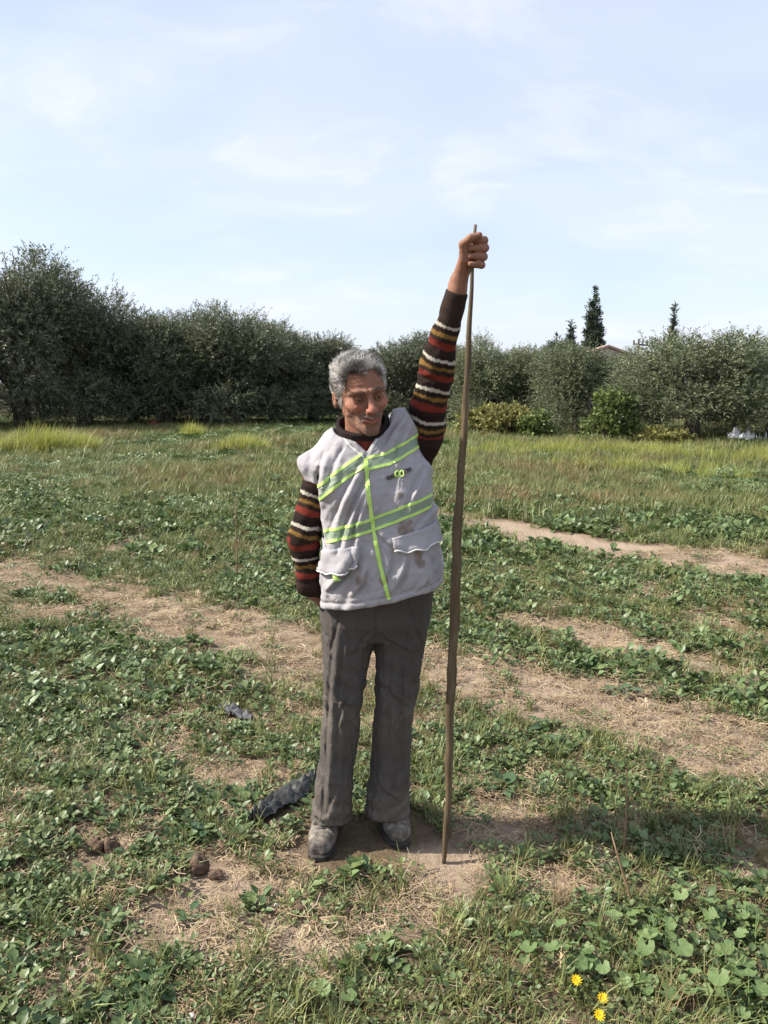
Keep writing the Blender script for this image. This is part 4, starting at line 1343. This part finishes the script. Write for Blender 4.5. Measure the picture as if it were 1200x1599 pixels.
for px, py, r in ((632, 828, .024), (640, 822, .014), (655, 868, .020), (660, 880, .012), (625, 775, .010), (600, 905, .012), (560, 905, .010)):
    q = at(px, py, 2.36)
    stain = np.maximum(stain, (V[:, 1] < 2.5) * (1 - sstep(r * .5, r * 1.1, np.hypot(V[:, 0] - q[0], (V[:, 2] - q[2]) * .7) + (fbm(V * 60, 2, 61) - .5) * .02)))
stain = np.clip(stain + sstep(.56, .8, fbm(V * 11, 4, 62)) * .45 + sstep(.97, .88, V[:, 2]) * .25 * fbm(V * 20, 3, 63), 0, 1)
vest_me = np_mesh('vest', V, F, attrs={'stain': stain})
vest = ppart('vest', vest_me, M['vest'])
bvh = BVHTree.FromPolygons([tuple(v) for v in V.tolist()], F.tolist())

def on_vest(x, z, off):
    hit, nrm, _, _ = bvh.ray_cast(Vector((x, 1.6, z)), Vector((0, 1, 0)))
    if hit is None: return None
    if nrm.y > 0: nrm = -nrm
    return hit + Vector((nrm.x * off * .6, -off, nrm.z * off * .3))

def keep_largest(mb):
    par = list(range(len(mb.v)))
    def find(a):
        while par[a] != a: par[a] = par[par[a]]; a = par[a]
        return a
    for f in mb.f:
        for a in f[1:]: par[find(a)] = find(f[0])
    cnt = {}
    for f in mb.f: cnt[find(f[0])] = cnt.get(find(f[0]), 0) + 1
    if not cnt: return
    best = max(cnt, key=cnt.get)
    mb.f = [f for f in mb.f if find(f[0]) == best]
    used = sorted({i for f in mb.f for i in f}); mp = {o: n for n, o in enumerate(used)}
    mb.v = [mb.v[i] for i in used]; mb.c = [mb.c[i] for i in used]; mb.f = [tuple(mp[i] for i in f) for f in mb.f]

def ribbon(name, pts, w0, w1, off, mat, n=60, across=3, parent=None):
    """band on the vest front along (x,z) polyline, between offsets w0..w1 across it"""
    pts = [Vector((p[0], p[1])) for p in pts]
    cum = [0]
    for a, b in zip(pts[:-1], pts[1:]): cum.append(cum[-1] + (b - a).length)
    grid = []
    for i in range(n + 1):
        s = cum[-1] * i / n
        k = max(j for j in range(len(cum) - 1) if cum[j] <= s + 1e-9)
        t = (s - cum[k]) / (cum[k + 1] - cum[k]); c0 = pts[k].lerp(pts[k + 1], t)
        ta = (pts[k + 1] - pts[k]).normalized(); nn = Vector((-ta.y, ta.x))
        row = []
        for j in range(across + 1):
            q = c0 + nn * (w0 + (w1 - w0) * j / across)
            row.append(on_vest(q.x, q.y, off))
        grid.append(row)
    mb = MB(); ids = {}
    def vid(i, j):
        if (i, j) not in ids:
            ids[(i, j)] = len(mb.v); mb.v.append(tuple(grid[i][j])); mb.c.append((1, 1, 1))
        return ids[(i, j)]
    for i in range(n):
        for j in range(across):
            q4 = [(i, j), (i + 1, j), (i + 1, j + 1), (i, j + 1)]
            if any(grid[a][b] is None for a, b in q4): continue
            ys = [grid[a][b].y for a, b in q4]
            if max(ys) - min(ys) > .028: continue
            mb.f.append(tuple(vid(a, b) for a, b in q4))
    keep_largest(mb)
    o = mb.build(name, mat, None, False)
    md = o.modifiers.new('thickness', 'SOLIDIFY'); md.thickness = .0014; md.offset = 0
    o.parent = parent or vest
    return o

def fx(px, py, Y=2.37): q = at(px, py, Y); return (q[0], q[2])
mid = [fx(478, 846, 2.42), fx(520, 837), fx(582, 818), fx(640, 796), fx(690, 775, 2.42), fx(712, 766, 2.46)]
upl = [fx(490, 776, 2.44), fx(500, 768, 2.42), fx(535, 740, 2.39), fx(571, 716)]
upr = [fx(574, 724), fx(606, 717), fx(640, 698, 2.40), fx(668, 682, 2.44)]
for nm, line in (('chest_stripe', mid), ('shoulder_stripe', upl), ('shoulder_stripe', upr)):
    t = ribbon(nm, line, -.0185, .0185, .0020, M['tape'])
    ribbon('neon_edge', line, -.0205, -.0120, .0029, M['neon'], parent=t)
    ribbon('neon_edge', line, .0120, .0205, .0029, M['neon'], parent=t)
zp = [fx(571, 716), fx(576, 770), fx(583, 822), fx(594, 880), fx(608, 934)]
ribbon('zip', zp, -.0060, .0060, .0038, M['neon'], across=2)
# seams beside the zip and a pale facing on the V
ribbon('neck_facing', [fx(571, 713), fx(590, 680, 2.41), fx(607, 650, 2.45)], -.001, -.007, .003, M['piping'], 30, 2)
ribbon('neck_facing', [fx(569, 713), fx(550, 696, 2.40), fx(533, 674, 2.45)], .001, .006, .003, M['piping'], 30, 2)

def flap(name, corners, sag, off, mat):
    """pocket flap: a patch on the vest with a scalloped free lower edge; corners top-left, top-right, bottom-right, bottom-left"""
    n, m_ = 22, 8
    TL, TR, BR, BL = [Vector(c) for c in corners]
    mb = MB(); grid = []
    for j in range(m_ + 1):
        v = j / m_; row = []
        for i in range(n + 1):
            u = i / n
            q = TL.lerp(TR, u).lerp(BL.lerp(BR, u), v)
            q.y -= sag * v * math.sin(math.pi * u) ** 1.2 - .003 * v * math.sin(u * 19)
            h = on_vest(q.x, q.y, off * (.35 + .65 * v))
            row.append(h)
        grid.append(row)
    idm = {}
    for j in range(m_ + 1):
        for i in range(n + 1):
            if grid[j][i] is not None: idm[(j, i)] = len(mb.v); mb.v.append(tuple(grid[j][i])); mb.c.append((1, 1, 1))
    for j in range(m_):
        for i in range(n):
            k = [(j, i), (j + 1, i), (j + 1, i + 1), (j, i + 1)]
            if all(x in idm for x in k) and max(mb.v[idm[x]][1] for x in k) - min(mb.v[idm[x]][1] for x in k) < .04: mb.f.append(tuple(idm[x] for x in k))
    keep_largest(mb)
    o = mb.build(name, mat); o.parent = vest
    md = o.modifiers.new('thickness', 'SOLIDIFY'); md.thickness = .004; md.offset = 0
    edge = [grid[m_][i] + Vector((0, -.002, 0)) for i in range(n + 1) if grid[m_][i] is not None]
    e = MB(); e.tube(edge, [.0028] * len(edge), 6)
    e.build('flap_edge', M['piping'], o)
    return o
f1 = flap('pocket_flap', [fx(497, 858, 2.42), fx(560, 850), fx(560, 880), fx(499, 893, 2.42)], .010, .016, M['vest'])
f2 = flap('pocket_flap', [fx(612, 838), fx(690, 812, 2.42), fx(694, 838, 2.43), fx(616, 858)], .012, .016, M['vest'])
ribbon('flap_tab', [fx(525, 893), fx(528, 904)], -.006, .006, .014, M['neon'], 6, 2, parent=f1)
# chest pocket with its small mark
cp = ribbon('chest_pocket', [fx(604, 747), fx(642, 733)], -.0055, .0055, .0045, M['trousers'], 16, 2)
for cx_ in (620, 628):
    mb = MB()
    q0 = fx(cx_, 740)
    ring = [(q0[0] + .006 * math.cos(a), q0[1] + .009 * math.sin(a)) for a in np.linspace(0, 2 * math.pi, 15)]
    pts = [on_vest(x, z, .0085) for x, z in ring]
    mb.tube(pts, [.0024] * len(pts), 5, None, False)
    mb.build('pocket_mark', M['neon'], cp)

# ---- shoes
def shoe(loc, rz):
    """shoe with upper, sole and laces; toe towards -Y"""
    def up_sdf(P):
        d = loft(P[:, [0, 2, 1]], np.array([-.150, -.135, -.09, -.02, .05, .10, .125]), [0, 0, .002, .002, 0, 0, 0], [.040, .042, .046, .055, .060, .062, .060],
                 [.022, .038, .049, .045, .038, .037, .025], [.022, .030, .036, .044, .052, .056, .052], 2.3)
        d = smin(d, seg(P, (0, .055, .06), (0, .060, .14), .043, .041), .03)
        d = d + (fbm(P * 26, 3, 91) - .5) * .006
        d = d + .003 * np.exp(-((P[:, 1] + .085 + np.abs(P[:, 0]) * .4) / .004) ** 2)
        return smax(d, .016 - P[:, 2], .006)
    def sole_sdf(P):
        d = loft(P[:, [0, 2, 1]], np.array([-.158, -.14, -.09, -.02, .05, .10, .132]), [0] * 7, [.009] * 7, [.020, .038, .049, .044, .040, .041, .028], [.011] * 7, 3.2)
        return d + .002 * (np.sin(P[:, 1] * 380) > .2) * (P[:, 2] < .012)
    e = empty('shoe', loc, rz)
    e.parent = person; e.matrix_parent_inverse = Matrix.Translation(-Vector(person.location))
    V, F = mesh_sdf(up_sdf, (-.07, -.18, 0), (.07, .16, .2), .005); link('upper', np_mesh('shoe_upper', V, F), M['shoe'], e)
    V, F = mesh_sdf(sole_sdf, (-.07, -.18, -.01), (.07, .16, .04), .004); link('sole', np_mesh('shoe_sole', V, F), M['sole'], e)
    mb = MB()
    for i in range(4):
        y = -.088 + i * .019; z = .086 + i * .0065
        mb.tube([(-.026, y + .004, z - .012), (0, y - .003, z), (.026, y + .004, z - .012)], [.0028] * 3, 6)
    mb.build('lace', M['lace'], e)
    return e
shoe((-.205, 2.575, g1(-.2, 2.57) - .004), R(-6))
shoe((.022, 2.645, g1(.02, 2.6) - .004), R(14))

# ------------------------------------------------------------------ the stick
cz = np.linspace(0, 1, 60); zz = STK[0][2] + cz * (STK[-1][2] - STK[0][2])
mb = MB(); rd = random.Random(3); pts, rad = [], []
for z in zz:
    x, y = stick_x(z)
    pts.append((x + .0022 * math.sin(z * 9) + .0012 * math.sin(z * 31 + 1), y + .0022 * math.cos(z * 8), z))
    rad.append(np.interp(z, [p[2] for p in STK], STR) * (1 + .05 * math.sin(z * 23) + rd.uniform(-.02, .02)) + (.0015 if int(z * 6.1) != int((z - .035) * 6.1) and z < 1.8 else 0))
mb.tube(pts, rad, 16)
stick = empty('walking_stick', (.2, 2.43, 0))
o = mb.build('shaft', M['stick']); o.parent = stick; o.matrix_parent_inverse = Matrix.Translation((-.2, -2.43, 0))
mb = MB()
for z, a in ((.62, .5), (1.02, 2.4), (1.33, 4.4), (.36, 3.3)):
    x, y = stick_x(z); r0 = np.interp(z, [p[2] for p in STK], STR)
    mb.tube([(x, y, z - .004), (x + math.cos(a) * (r0 + .004), y - abs(math.sin(a)) * (r0 + .004), z + .006)], [.008, .0045], 7)
o = mb.build('knots', M['stick']); o.parent = stick; o.matrix_parent_inverse = Matrix.Translation((-.2, -2.43, 0)); o['kind'] = 'stuff'
tag(stick, 'long brown wooden stick the man holds upright on the ground', 'stick')
#PROPS#
# ------------------------------------------------------------------ single plants in the foreground
def lobed_leaf(rd, Rr, pet, h):
    """round five-lobed leaf on its stalk, stalk foot at the origin, leaning to +X"""
    mb = MB()
    c = Vector((pet, 0, h))
    mb.tube([(0, 0, -.01), (pet * .35, 0, h * .6), tuple(c)], [.0022, .0018, .0014], 5, (.9, .95, .7), False)
    n = 20; tilt = Matrix.Rotation(rd.uniform(.05, .55), 3, 'Y') @ Matrix.Rotation(rd.uniform(-.3, .3), 3, 'X')
    V = [c]; F = []
    for ring in (.5, 1.0):
        for i in range(n):
            a = -math.pi * .90 + 2 * math.pi * .90 * i / (n - 1)
            r = Rr * ring * (1 + .07 * math.cos(a * 2.8 * 2) * ring + rd.uniform(-.05, .05))
            z = (.16 * math.cos(a * 5.6) * Rr * ring * .35) + .22 * Rr * ring ** 2 + rd.uniform(-.09, .09) * Rr
            V.append(c + tilt @ Vector((r * math.cos(a) + Rr * .25, r * math.sin(a), z)))
    for i in range(n - 1):
        F.append((0, 1 + i, 2 + i)); F.append((1 + i, 1 + n + i, 2 + n + i, 2 + i))
    mb.add(V, F, (1, 1, 1))
    return mb.mesh('lobed_leaf')
def ovate_leaf(rd, L, W):
    mb = MB()
    mb.tube([(0, 0, -.008), (L * .15, 0, L * .10), (L * .30, 0, L * .14)], [.0024, .002, .0016], 5, (.9, .95, .7), False)
    V, F = leaf_geo(L * .85, W, rd.uniform(.1, .35), rd.uniform(.1, .4), 6)
    V = [(p[0] + L * .28, p[1], p[2] + L * .14 + rd.uniform(-.003, .003)) for p in V]
    mb.add(V, F)
    return mb.mesh('ovate_leaf')
rp = random.Random(21)
LOB = [lobed_leaf(rp, rp.uniform(.016, .026), rp.uniform(.02, .06), rp.uniform(.030, .075)) for _ in range(7)]
OVA = [ovate_leaf(rp, rp.uniform(.075, .12), rp.uniform(.036, .052)) for _ in range(5)]
for m_ in LOB: m_.materials.append(M['mallow'])
for m_ in OVA: m_.materials.append(M['darkleaf'])
def plant(px, py, kind, n, sc, label):
    x, y = gxy(px, py)
    e = empty('mallow_plant' if kind == 'L' else 'broadleaf_plant', (x, y, g1(x, y)), rp.uniform(0, 6.28))
    for i in range(n):
        o = bpy.data.objects.new('leaf', rp.choice(LOB if kind == 'L' else OVA)); COL.objects.link(o); o.parent = e
        s = sc * rp.uniform(.7, 1.2)
        o.scale = (s, s, s)
        sp = .045 * sc if kind == 'L' else .012
        o.location = (rp.uniform(-sp, sp), rp.uniform(-sp, sp), 0)
        o.rotation_euler = (rp.uniform(-.15, .15), rp.uniform(-.5, .1) if kind == 'O' else rp.uniform(-.15, .15), i / n * 6.283 + rp.uniform(-.4, .4))
    tag(e, label, 'plant')
plant(892, 1520, 'L', 13, .9, 'round leaved plant just above the topmost yellow flower')
plant(955, 1520, 'L', 14, .9, 'round leaved plant right of the topmost yellow flower')
plant(1012, 1478, 'L', 16, 1.0, 'bushy round leaved plant below the leaning dry stalk')
plant(1008, 1545, 'L', 13, .9, 'round leaved plant nearest the right side of the yellow flowers')
plant(832, 1508, 'L', 8, .95, 'pale round leaved plant left of the yellow flowers, at the edge of the bare earth')
plant(1062, 1432, 'L', 8, 1.0, 'round leaved plant right of the leaning dry stalk')
plant(1105, 1560, 'L', 9, 1.0, 'round leaved plant midway between the flowers and the bottom right corner')
plant(1165, 1500, 'L', 10, 1.15, 'pale round leaved plant near the right edge above the corner')
plant(1160, 1435, 'L', 8, .9, 'bright round leaved plant highest on the right edge')
plant(1190, 1585, 'L', 10, 1.1, 'round leaved plant in the bottom right corner')
plant(240, 1545, 'O', 13, .8, 'wide dark leaved rosette near the bottom left, beside the bare patch')
plant(195, 1560, 'O', 8, .65, 'smaller dark rosette touching the left of the wide one')
plant(60, 1590, 'O', 10, .62, 'dark leaved plant in the bottom left corner')
plant(300, 1440, 'O', 6, .6, 'small leafy plant on the bare patch above the wide rosette')
plant(885, 1165, 'O', 11, .95, 'grey-green leafy plant on the worn strip right of the stick')
plant(850, 1140, 'O', 8, .8, 'leafy plant just left of the grey-green one on the worn strip')
plant(970, 1085, 'O', 10, 1.0, 'dark leafy plant on the upper rim of the worn strip')
plant(330, 1305, 'O', 7, .8, 'leafy plant behind the brown earth clods')
plant(520, 1560, 'L', 7, .7, 'low round leaved plant at the bottom edge below the man')
plant(790, 1235, 'O', 8, .9, 'leafy plant right of the stick at the edge of the man\'s shadow')

def flower(px, py, zt, label):
    x, y, _ = at(px, py, gxy(px, py)[1] + .0)
    d = gxy(px, py)
    k = 1 - zt / CAM_H                      # stand it nearer so that its head is seen at that place
    x, y = d[0] * k, d[1] * k
    z0 = g1(x, y)
    e = empty('yellow_flower', (x, y, z0))
    mb = MB(); mb.tube([(0, .004, -.01), (.003, .002, zt * .5), (0, 0, zt)], [.0016, .0014, .0012], 6); mb.build('stem', M['stem'], e)
    tl = Matrix.Translation((0, 0, zt)) @ Matrix.Rotation(.55, 4, 'X')
    pm = None
    for ring, n, L in ((0, 12, .0150), (1, 9, .0105)):
        for i in range(n):
            if pm is None:
                V, F = leaf_geo(.0145, .0060, .25, -.05, 3); mb = MB(); mb.add(V, F); pm = mb.mesh('petal'); pm.materials.append(M['petal'])
            o = bpy.data.objects.new('petal', pm); COL.objects.link(o); o.parent = e
            o.matrix_local = tl @ Matrix.Rotation(i / n * 6.283 + ring * .3, 4, 'Z') @ Matrix.Rotation(-.18 - .35 * ring, 4, 'Y') @ Matrix.Diagonal((L / .0145, 1, 1, 1))
    mb = MB(); bv, bf = uv_ball(.0042, 10, 6); mb.add([tl @ Vector((p[0], p[1], p[2] * .6 + .001)) for p in bv], bf); mb.build('centre', M['flower_centre'], e)
    tag(e, label, 'flower', 'yellow flowers near the bottom edge')
flower(900, 1540, .060, 'topmost of the three yellow flowers near the bottom edge')
flower(941, 1566, .055, 'middle of the three yellow flowers near the bottom edge')
flower(936, 1593, .050, 'lowest yellow flower, almost cut by the bottom edge')

def stalk(px, py, pts, rad, label, twigs=()):
    x, y = gxy(px, py)
    e = empty('dry_stalk', (x, y, g1(x, y)))
    mb = MB(); mb.tube(pts, rad, 7); mb.build('stem', M['drystem'], e)
    for t in twigs:
        mb = MB(); mb.tube(t, [.0022, .0016, .0008], 5); mb.build('twig', M['drystem'], e)
    tag(e, label, 'dry stalk')
stalk(992, 1430, [(0, 0, -.02), (-.02, .01, .06), (-.055, .02, .17), (-.075, .03, .24)], [.0048, .0042, .0034, .0016], 'dark dry stalk leaning left among the plants at lower right',
      [[(-.03, .013, .09), (-.02, .0, .13), (.0, -.01, .16)], [(-.055, .02, .17), (-.075, .02, .19), (-.10, .02, .20)]])
stalk(973, 1345, [(0, 0, -.02), (.002, 0, .12), (.004, .01, .25), (.0, .01, .33)], [.0036, .0032, .0024, .0012], 'pale upright dry stalk above the dark leaning one',
      [[(.003, .005, .13), (.02, 0, .17), (.03, 0, .21)], [(.002, .002, .09), (-.02, 0, .12), (-.03, .0, .17)], [(.004, .01, .18), (.015, .0, .21), (.018, .0, .235)]])
stalk(370, 905, [(0, 0, -.02), (.01, 0, .25), (.0, .02, .55), (.02, .02, .72)], [.007, .006, .005, .002], 'thin brown weed stalk standing in the grass left of the man',
      [[(.005, 0, .3), (.05, 0, .42), (.07, 0, .55)], [(.005, 0, .22), (-.04, 0, .33), (-.06, 0, .45)], [(0, .01, .45), (-.03, .02, .55), (-.035, .02, .64)]])

# ------------------------------------------------------------------ clods, pebbles, plastic, heap
def mk():
    k = NM('earth_clod', .95, .1); n = k.noise(35, 6, .65)
    k.bump(n, .8, .01); return k.color(k.ramp(n, [(.3, (.060, .041, .030)), (.6, (.155, .108, .078)), (.8, (.26, .19, .14))]))
M['clod'] = mk()
def mk():
    k = NM('pebble', .85, .2); return k.color(k.mix(k.noise(60, 4), (.62, .58, .52), (.42, .38, .33)))
M['pebble'] = mk()
def lump(name, px, py, r, mat, seed, amp=.62, freq=1.7, sink=.5, rz=0.0, xy=None):
    x, y = xy or gxy(px, py)
    bv, bf = uv_ball(1.0, 20, 14)
    B = np.array(bv)
    n = fbm(B * freq + seed * 3.7, 3, seed) - .5; n2 = np.abs(fbm(B * freq * 2.6 + seed, 2, seed + 1) - .5) * 1.8
    B = B * (1 + amp * 2 * n - amp * n2)[:, None] * np.array(r)
    B[:, 2] += r[2] * (1 - sink)
    mb = MB(); mb.add(B.tolist(), bf)
    o = mb.build(name, mat, None, True, (x, y, g1(x, y)))
    o.rotation_euler = (0, 0, rz)
    return o
tag(lump('earth_clod', 152, 1332, (.028, .026, .030), M['clod'], 3), 'dark brown earth clod, left one of the pair in the weeds', 'clod', 'earth clods')
tag(lump('earth_clod', 176, 1336, (.027, .025, .036), M['clod'], 4), 'rounded brown earth clod, right one of the pair in the weeds', 'clod', 'earth clods')
tag(lump('earth_clod', 313, 1362, (.032, .028, .036), M['clod'], 5, .5), 'reddish brown earth clod standing at the edge of the bare patch', 'clod', 'earth clods')
tag(lump('earth_clod', 338, 1372, (.026, .020, .015), M['clod'], 6, .4, rz=.5), 'small flat reddish clod touching the larger standing one', 'clod', 'earth clods')
tag(lump('earth_clod', 470, 1425, (.028, .022, .018), M['clod'], 8, .4), 'small earth clod on the bare ground below the man\'s near shoe', 'clod', 'earth clods')
tag(lump('pebble', 432, 1418, (.008, .007, .007), M['pebble'], 9, .2, sink=.1), 'tiny white pebble on bare ground below the man\'s near shoe', 'pebble')
tag(lump('pebble', 300, 1592, (.011, .009, .007), M['pebble'], 10, .2, sink=.1), 'pale pebble at the bottom edge near the wide dark rosette', 'pebble')
tag(lump('pebble', 430, 1588, (.009, .008, .006), M['pebble'], 12, .2, sink=.1), 'whitish pebble at the bottom edge left of centre', 'pebble')
tag(lump('pebble', 924, 802, (.055, .05, .05), M['pebble'], 13, .2, sink=.1), 'lone white stone in the green band beyond the worn path', 'stone')
def mk():
    k = NM('red_earth', .95, .1); return k.color(k.mix(k.noise(8, 5), (.12, .04, .03), (.20, .08, .06)))
M['redheap'] = mk()
tag(lump('earth_heap', 240, 650, (.26, .2, .20), M['redheap'], 14, .4, xy=(at(240, 650, 27.6)[0], 27.6)), 'reddish brown heap on the ground below the dark trees', 'heap')
def sheet(name, a, b, w, hgt, mat, seed, n=26, m_=12, loc=None):
    """crumpled plastic from ground point a to b"""
    a = Vector(a); b = Vector(b); ax = (b - a); nn = Vector((-ax.y, ax.x)).normalized()
    U, Vv = np.meshgrid(np.linspace(0, 1, n), np.linspace(-1, 1, m_), indexing='ij')
    prof = (np.sin(np.pi * np.clip(U * .92 + .06, 0, 1)) ** .5) * (.75 + .5 * fbm(np.stack([U.ravel() * 5, Vv.ravel() * 0, U.ravel() * 0], 1), 2, seed).reshape(U.shape))
    X = a.x + ax.x * U + nn.x * Vv * w * prof; Y_ = a.y + ax.y * U + nn.y * Vv * w * prof
    q = np.stack([U.ravel() * ax.length / w * 1.3, Vv.ravel() * 1.2, np.full(U.size, seed * 1.7)], 1)
    cr = np.abs(fbm(q * 1.4, 3, seed) - .5) * 2; cr2 = np.abs(fbm(q * 3.3 + 5, 2, seed + 2) - .5) * 2
    Z = gh(X.ravel(), Y_.ravel()) + (.004 + hgt * (1 - .55 * Vv.ravel() ** 2) * (.10 + 1.5 * cr + .9 * cr2))
    ii = (np.arange(n - 1)[:, None] * m_ + np.arange(m_ - 1)[None]).ravel()
    F = np.stack([ii, ii + m_, ii + m_ + 1, ii + 1], 1)
    V = np.stack([X.ravel(), Y_.ravel(), Z], 1); c0 = np.array([(a.x + b.x) / 2, (a.y + b.y) / 2, 0])
    o = link(name, np_mesh(name, V - c0, F, smooth=False), mat, None, tuple(c0))
    md = o.modifiers.new('thickness', 'SOLIDIFY'); md.thickness = .0025
    return o
def mk():
    k = NM('dark_plastic', .55, .35); n = k.noise(14, 4); return k.color(k.ramp(n, [(.35, (.014, .015, .017)), (.6, (.045, .048, .048)), (.8, (.11, .115, .10))]))
M['dplastic'] = mk()
def mk():
    k = NM('grey_plastic', .6, .3); n = k.noise(20, 4); return k.color(k.mix(n, (.10, .10, .11), (.05, .05, .055)))
M['gplastic'] = mk()
def mk():
    k = NM('white_scrap', .45, .4); return k.color(k.mix(k.noise(6, 4), (.82, .82, .82), (.62, .62, .60)))
M['wscrap'] = mk()
tag(sheet('plastic_sheet', gxy(392, 1290), gxy(492, 1222), .050, .050, M['dplastic'], 3), 'crumpled dark plastic sheet lying behind the man\'s near shoe', 'plastic')
tag(sheet('crumpled_scrap', gxy(346, 1108), gxy(396, 1128), .038, .050, M['gplastic'], 7, 16, 9), 'grey plastic scrap lying in the weeds left of the man\'s knee', 'plastic')
for (p0, p1, w_, h_, sd_, lab) in [((1136, 690), (1178, 686), .22, .36, 11, 'widest white scrap under the large silvery olive'), ((1180, 692), (1197, 690), .16, .26, 12, 'small white scrap at the right edge under the olives'),
                                   ((1112, 688), (1124, 688), .10, .14, 13, 'white speck just left of the widest scrap')]:
    a_, b_ = at(p0[0], 690, 20.6), at(p1[0], 690, 20.5)
    tag(sheet('crumpled_scrap', a_[:2], b_[:2], w_, h_, M['wscrap'], sd_, 14, 9), lab, 'plastic')  # white crumpled pieces on the ground below the right olives

# ------------------------------------------------------------------ house and pole behind the trees
def mk():
    k = NM('wall_render', .9, .2); return k.color(k.mix(k.noise(3, 4), (.62, .56, .52), (.52, .46, .42)))
M['wall'] = mk()
def mk():
    k = NM('roof_tile', .9, .2); return k.color(k.mix(k.noise(5, 5), (.36, .23, .19), (.48, .36, .31)))
M['rooftile'] = mk()
M['glass'] = NM('window_glass', .08, .6).color((.03, .04, .05))
M['woodpole'] = NM('pole_wood', .85).color((.06, .05, .045))
hx, hy = at(948, 560, 46)[0], 46.0
za, ze = at(954, 541, 46)[2], at(1008, 563, 46)[2]
hw = (at(1008, 563, 46)[0] - hx)
house = empty('house', (hx, hy, g1(hx, hy)))
mb = MB()
mb.add([(-hw, 0, -.2), (hw, 0, -.2), (hw, 0, ze), (0, 0, za), (-hw, 0, ze), (-hw, 7, -.2), (hw, 7, -.2), (hw, 7, ze), (0, 7, za), (-hw, 7, ze)],
       [(0, 1, 2, 3, 4), (9, 8, 7, 6, 5), (1, 6, 7, 2), (0, 4, 9, 5)])
mb.build('wall', M['wall'], house, False)
rf = MB()
for s in (-1, 1):
    sl = Vector((s * (hw + .35), 0, (ze - za) * (hw + .35) / hw)); nn = Vector((-sl.z * s, 0, abs(sl.x))).normalized()
    a0 = Vector((0, -.3, za + .02)); L = [a0, a0 + sl, a0 + sl + Vector((0, 7.6, 0)), a0 + Vector((0, 7.6, 0))]
    T = [p + Vector((0, 0, .12)) for p in L]
    rf.add([tuple(p) for p in L + T], [(0, 1, 2, 3), (7, 6, 5, 4), (0, 4, 5, 1), (1, 5, 6, 2), (2, 6, 7, 3), (3, 7, 4, 0)])
ro = rf.build('roof', M['rooftile'], house, False); ro['kind'] = 'thing'
for wx in (-.9, .9):
    mb = MB(); mb.box((wx, -.03, 1.5), (.4, .03, .5)); w_ = mb.build('window', M['wall'], house, False)
    mb = MB(); mb.box((wx, -.065, 1.5), (.34, .01, .44)); mb.build('pane', M['glass'], w_, False)
tag(house, 'house with a pale gable and pinkish tiled roof behind the olives', 'house')
px_, _, pz_ = at(998, 528, 42)
pole = empty('utility_pole', (px_, 42, g1(px_, 42)))
mb = MB(); mb.tube([(0, 0, -.2), (0, 0, pz_ * .5), (0, 0, pz_)], [.08, .07, .05], 8); mb.build('shaft', M['woodpole'], pole)
mb = MB(); mb.tube([(-.28, 0, pz_ - .26), (.48, 0, pz_ - .34)], [.045, .045], 6); mb.build('crossarm', M['woodpole'], pole)
for ix in (-.25, .22, .45):
    mb = MB(); mb.tube([(ix, 0, pz_ - .30), (ix, 0, pz_ - .16), (ix, 0, pz_ - .06)], [.03, .05, .03], 7); mb.build('insulator', M['woodpole'], pole)
tag(pole, 'dark utility pole top with crossarm behind the olives', 'pole')
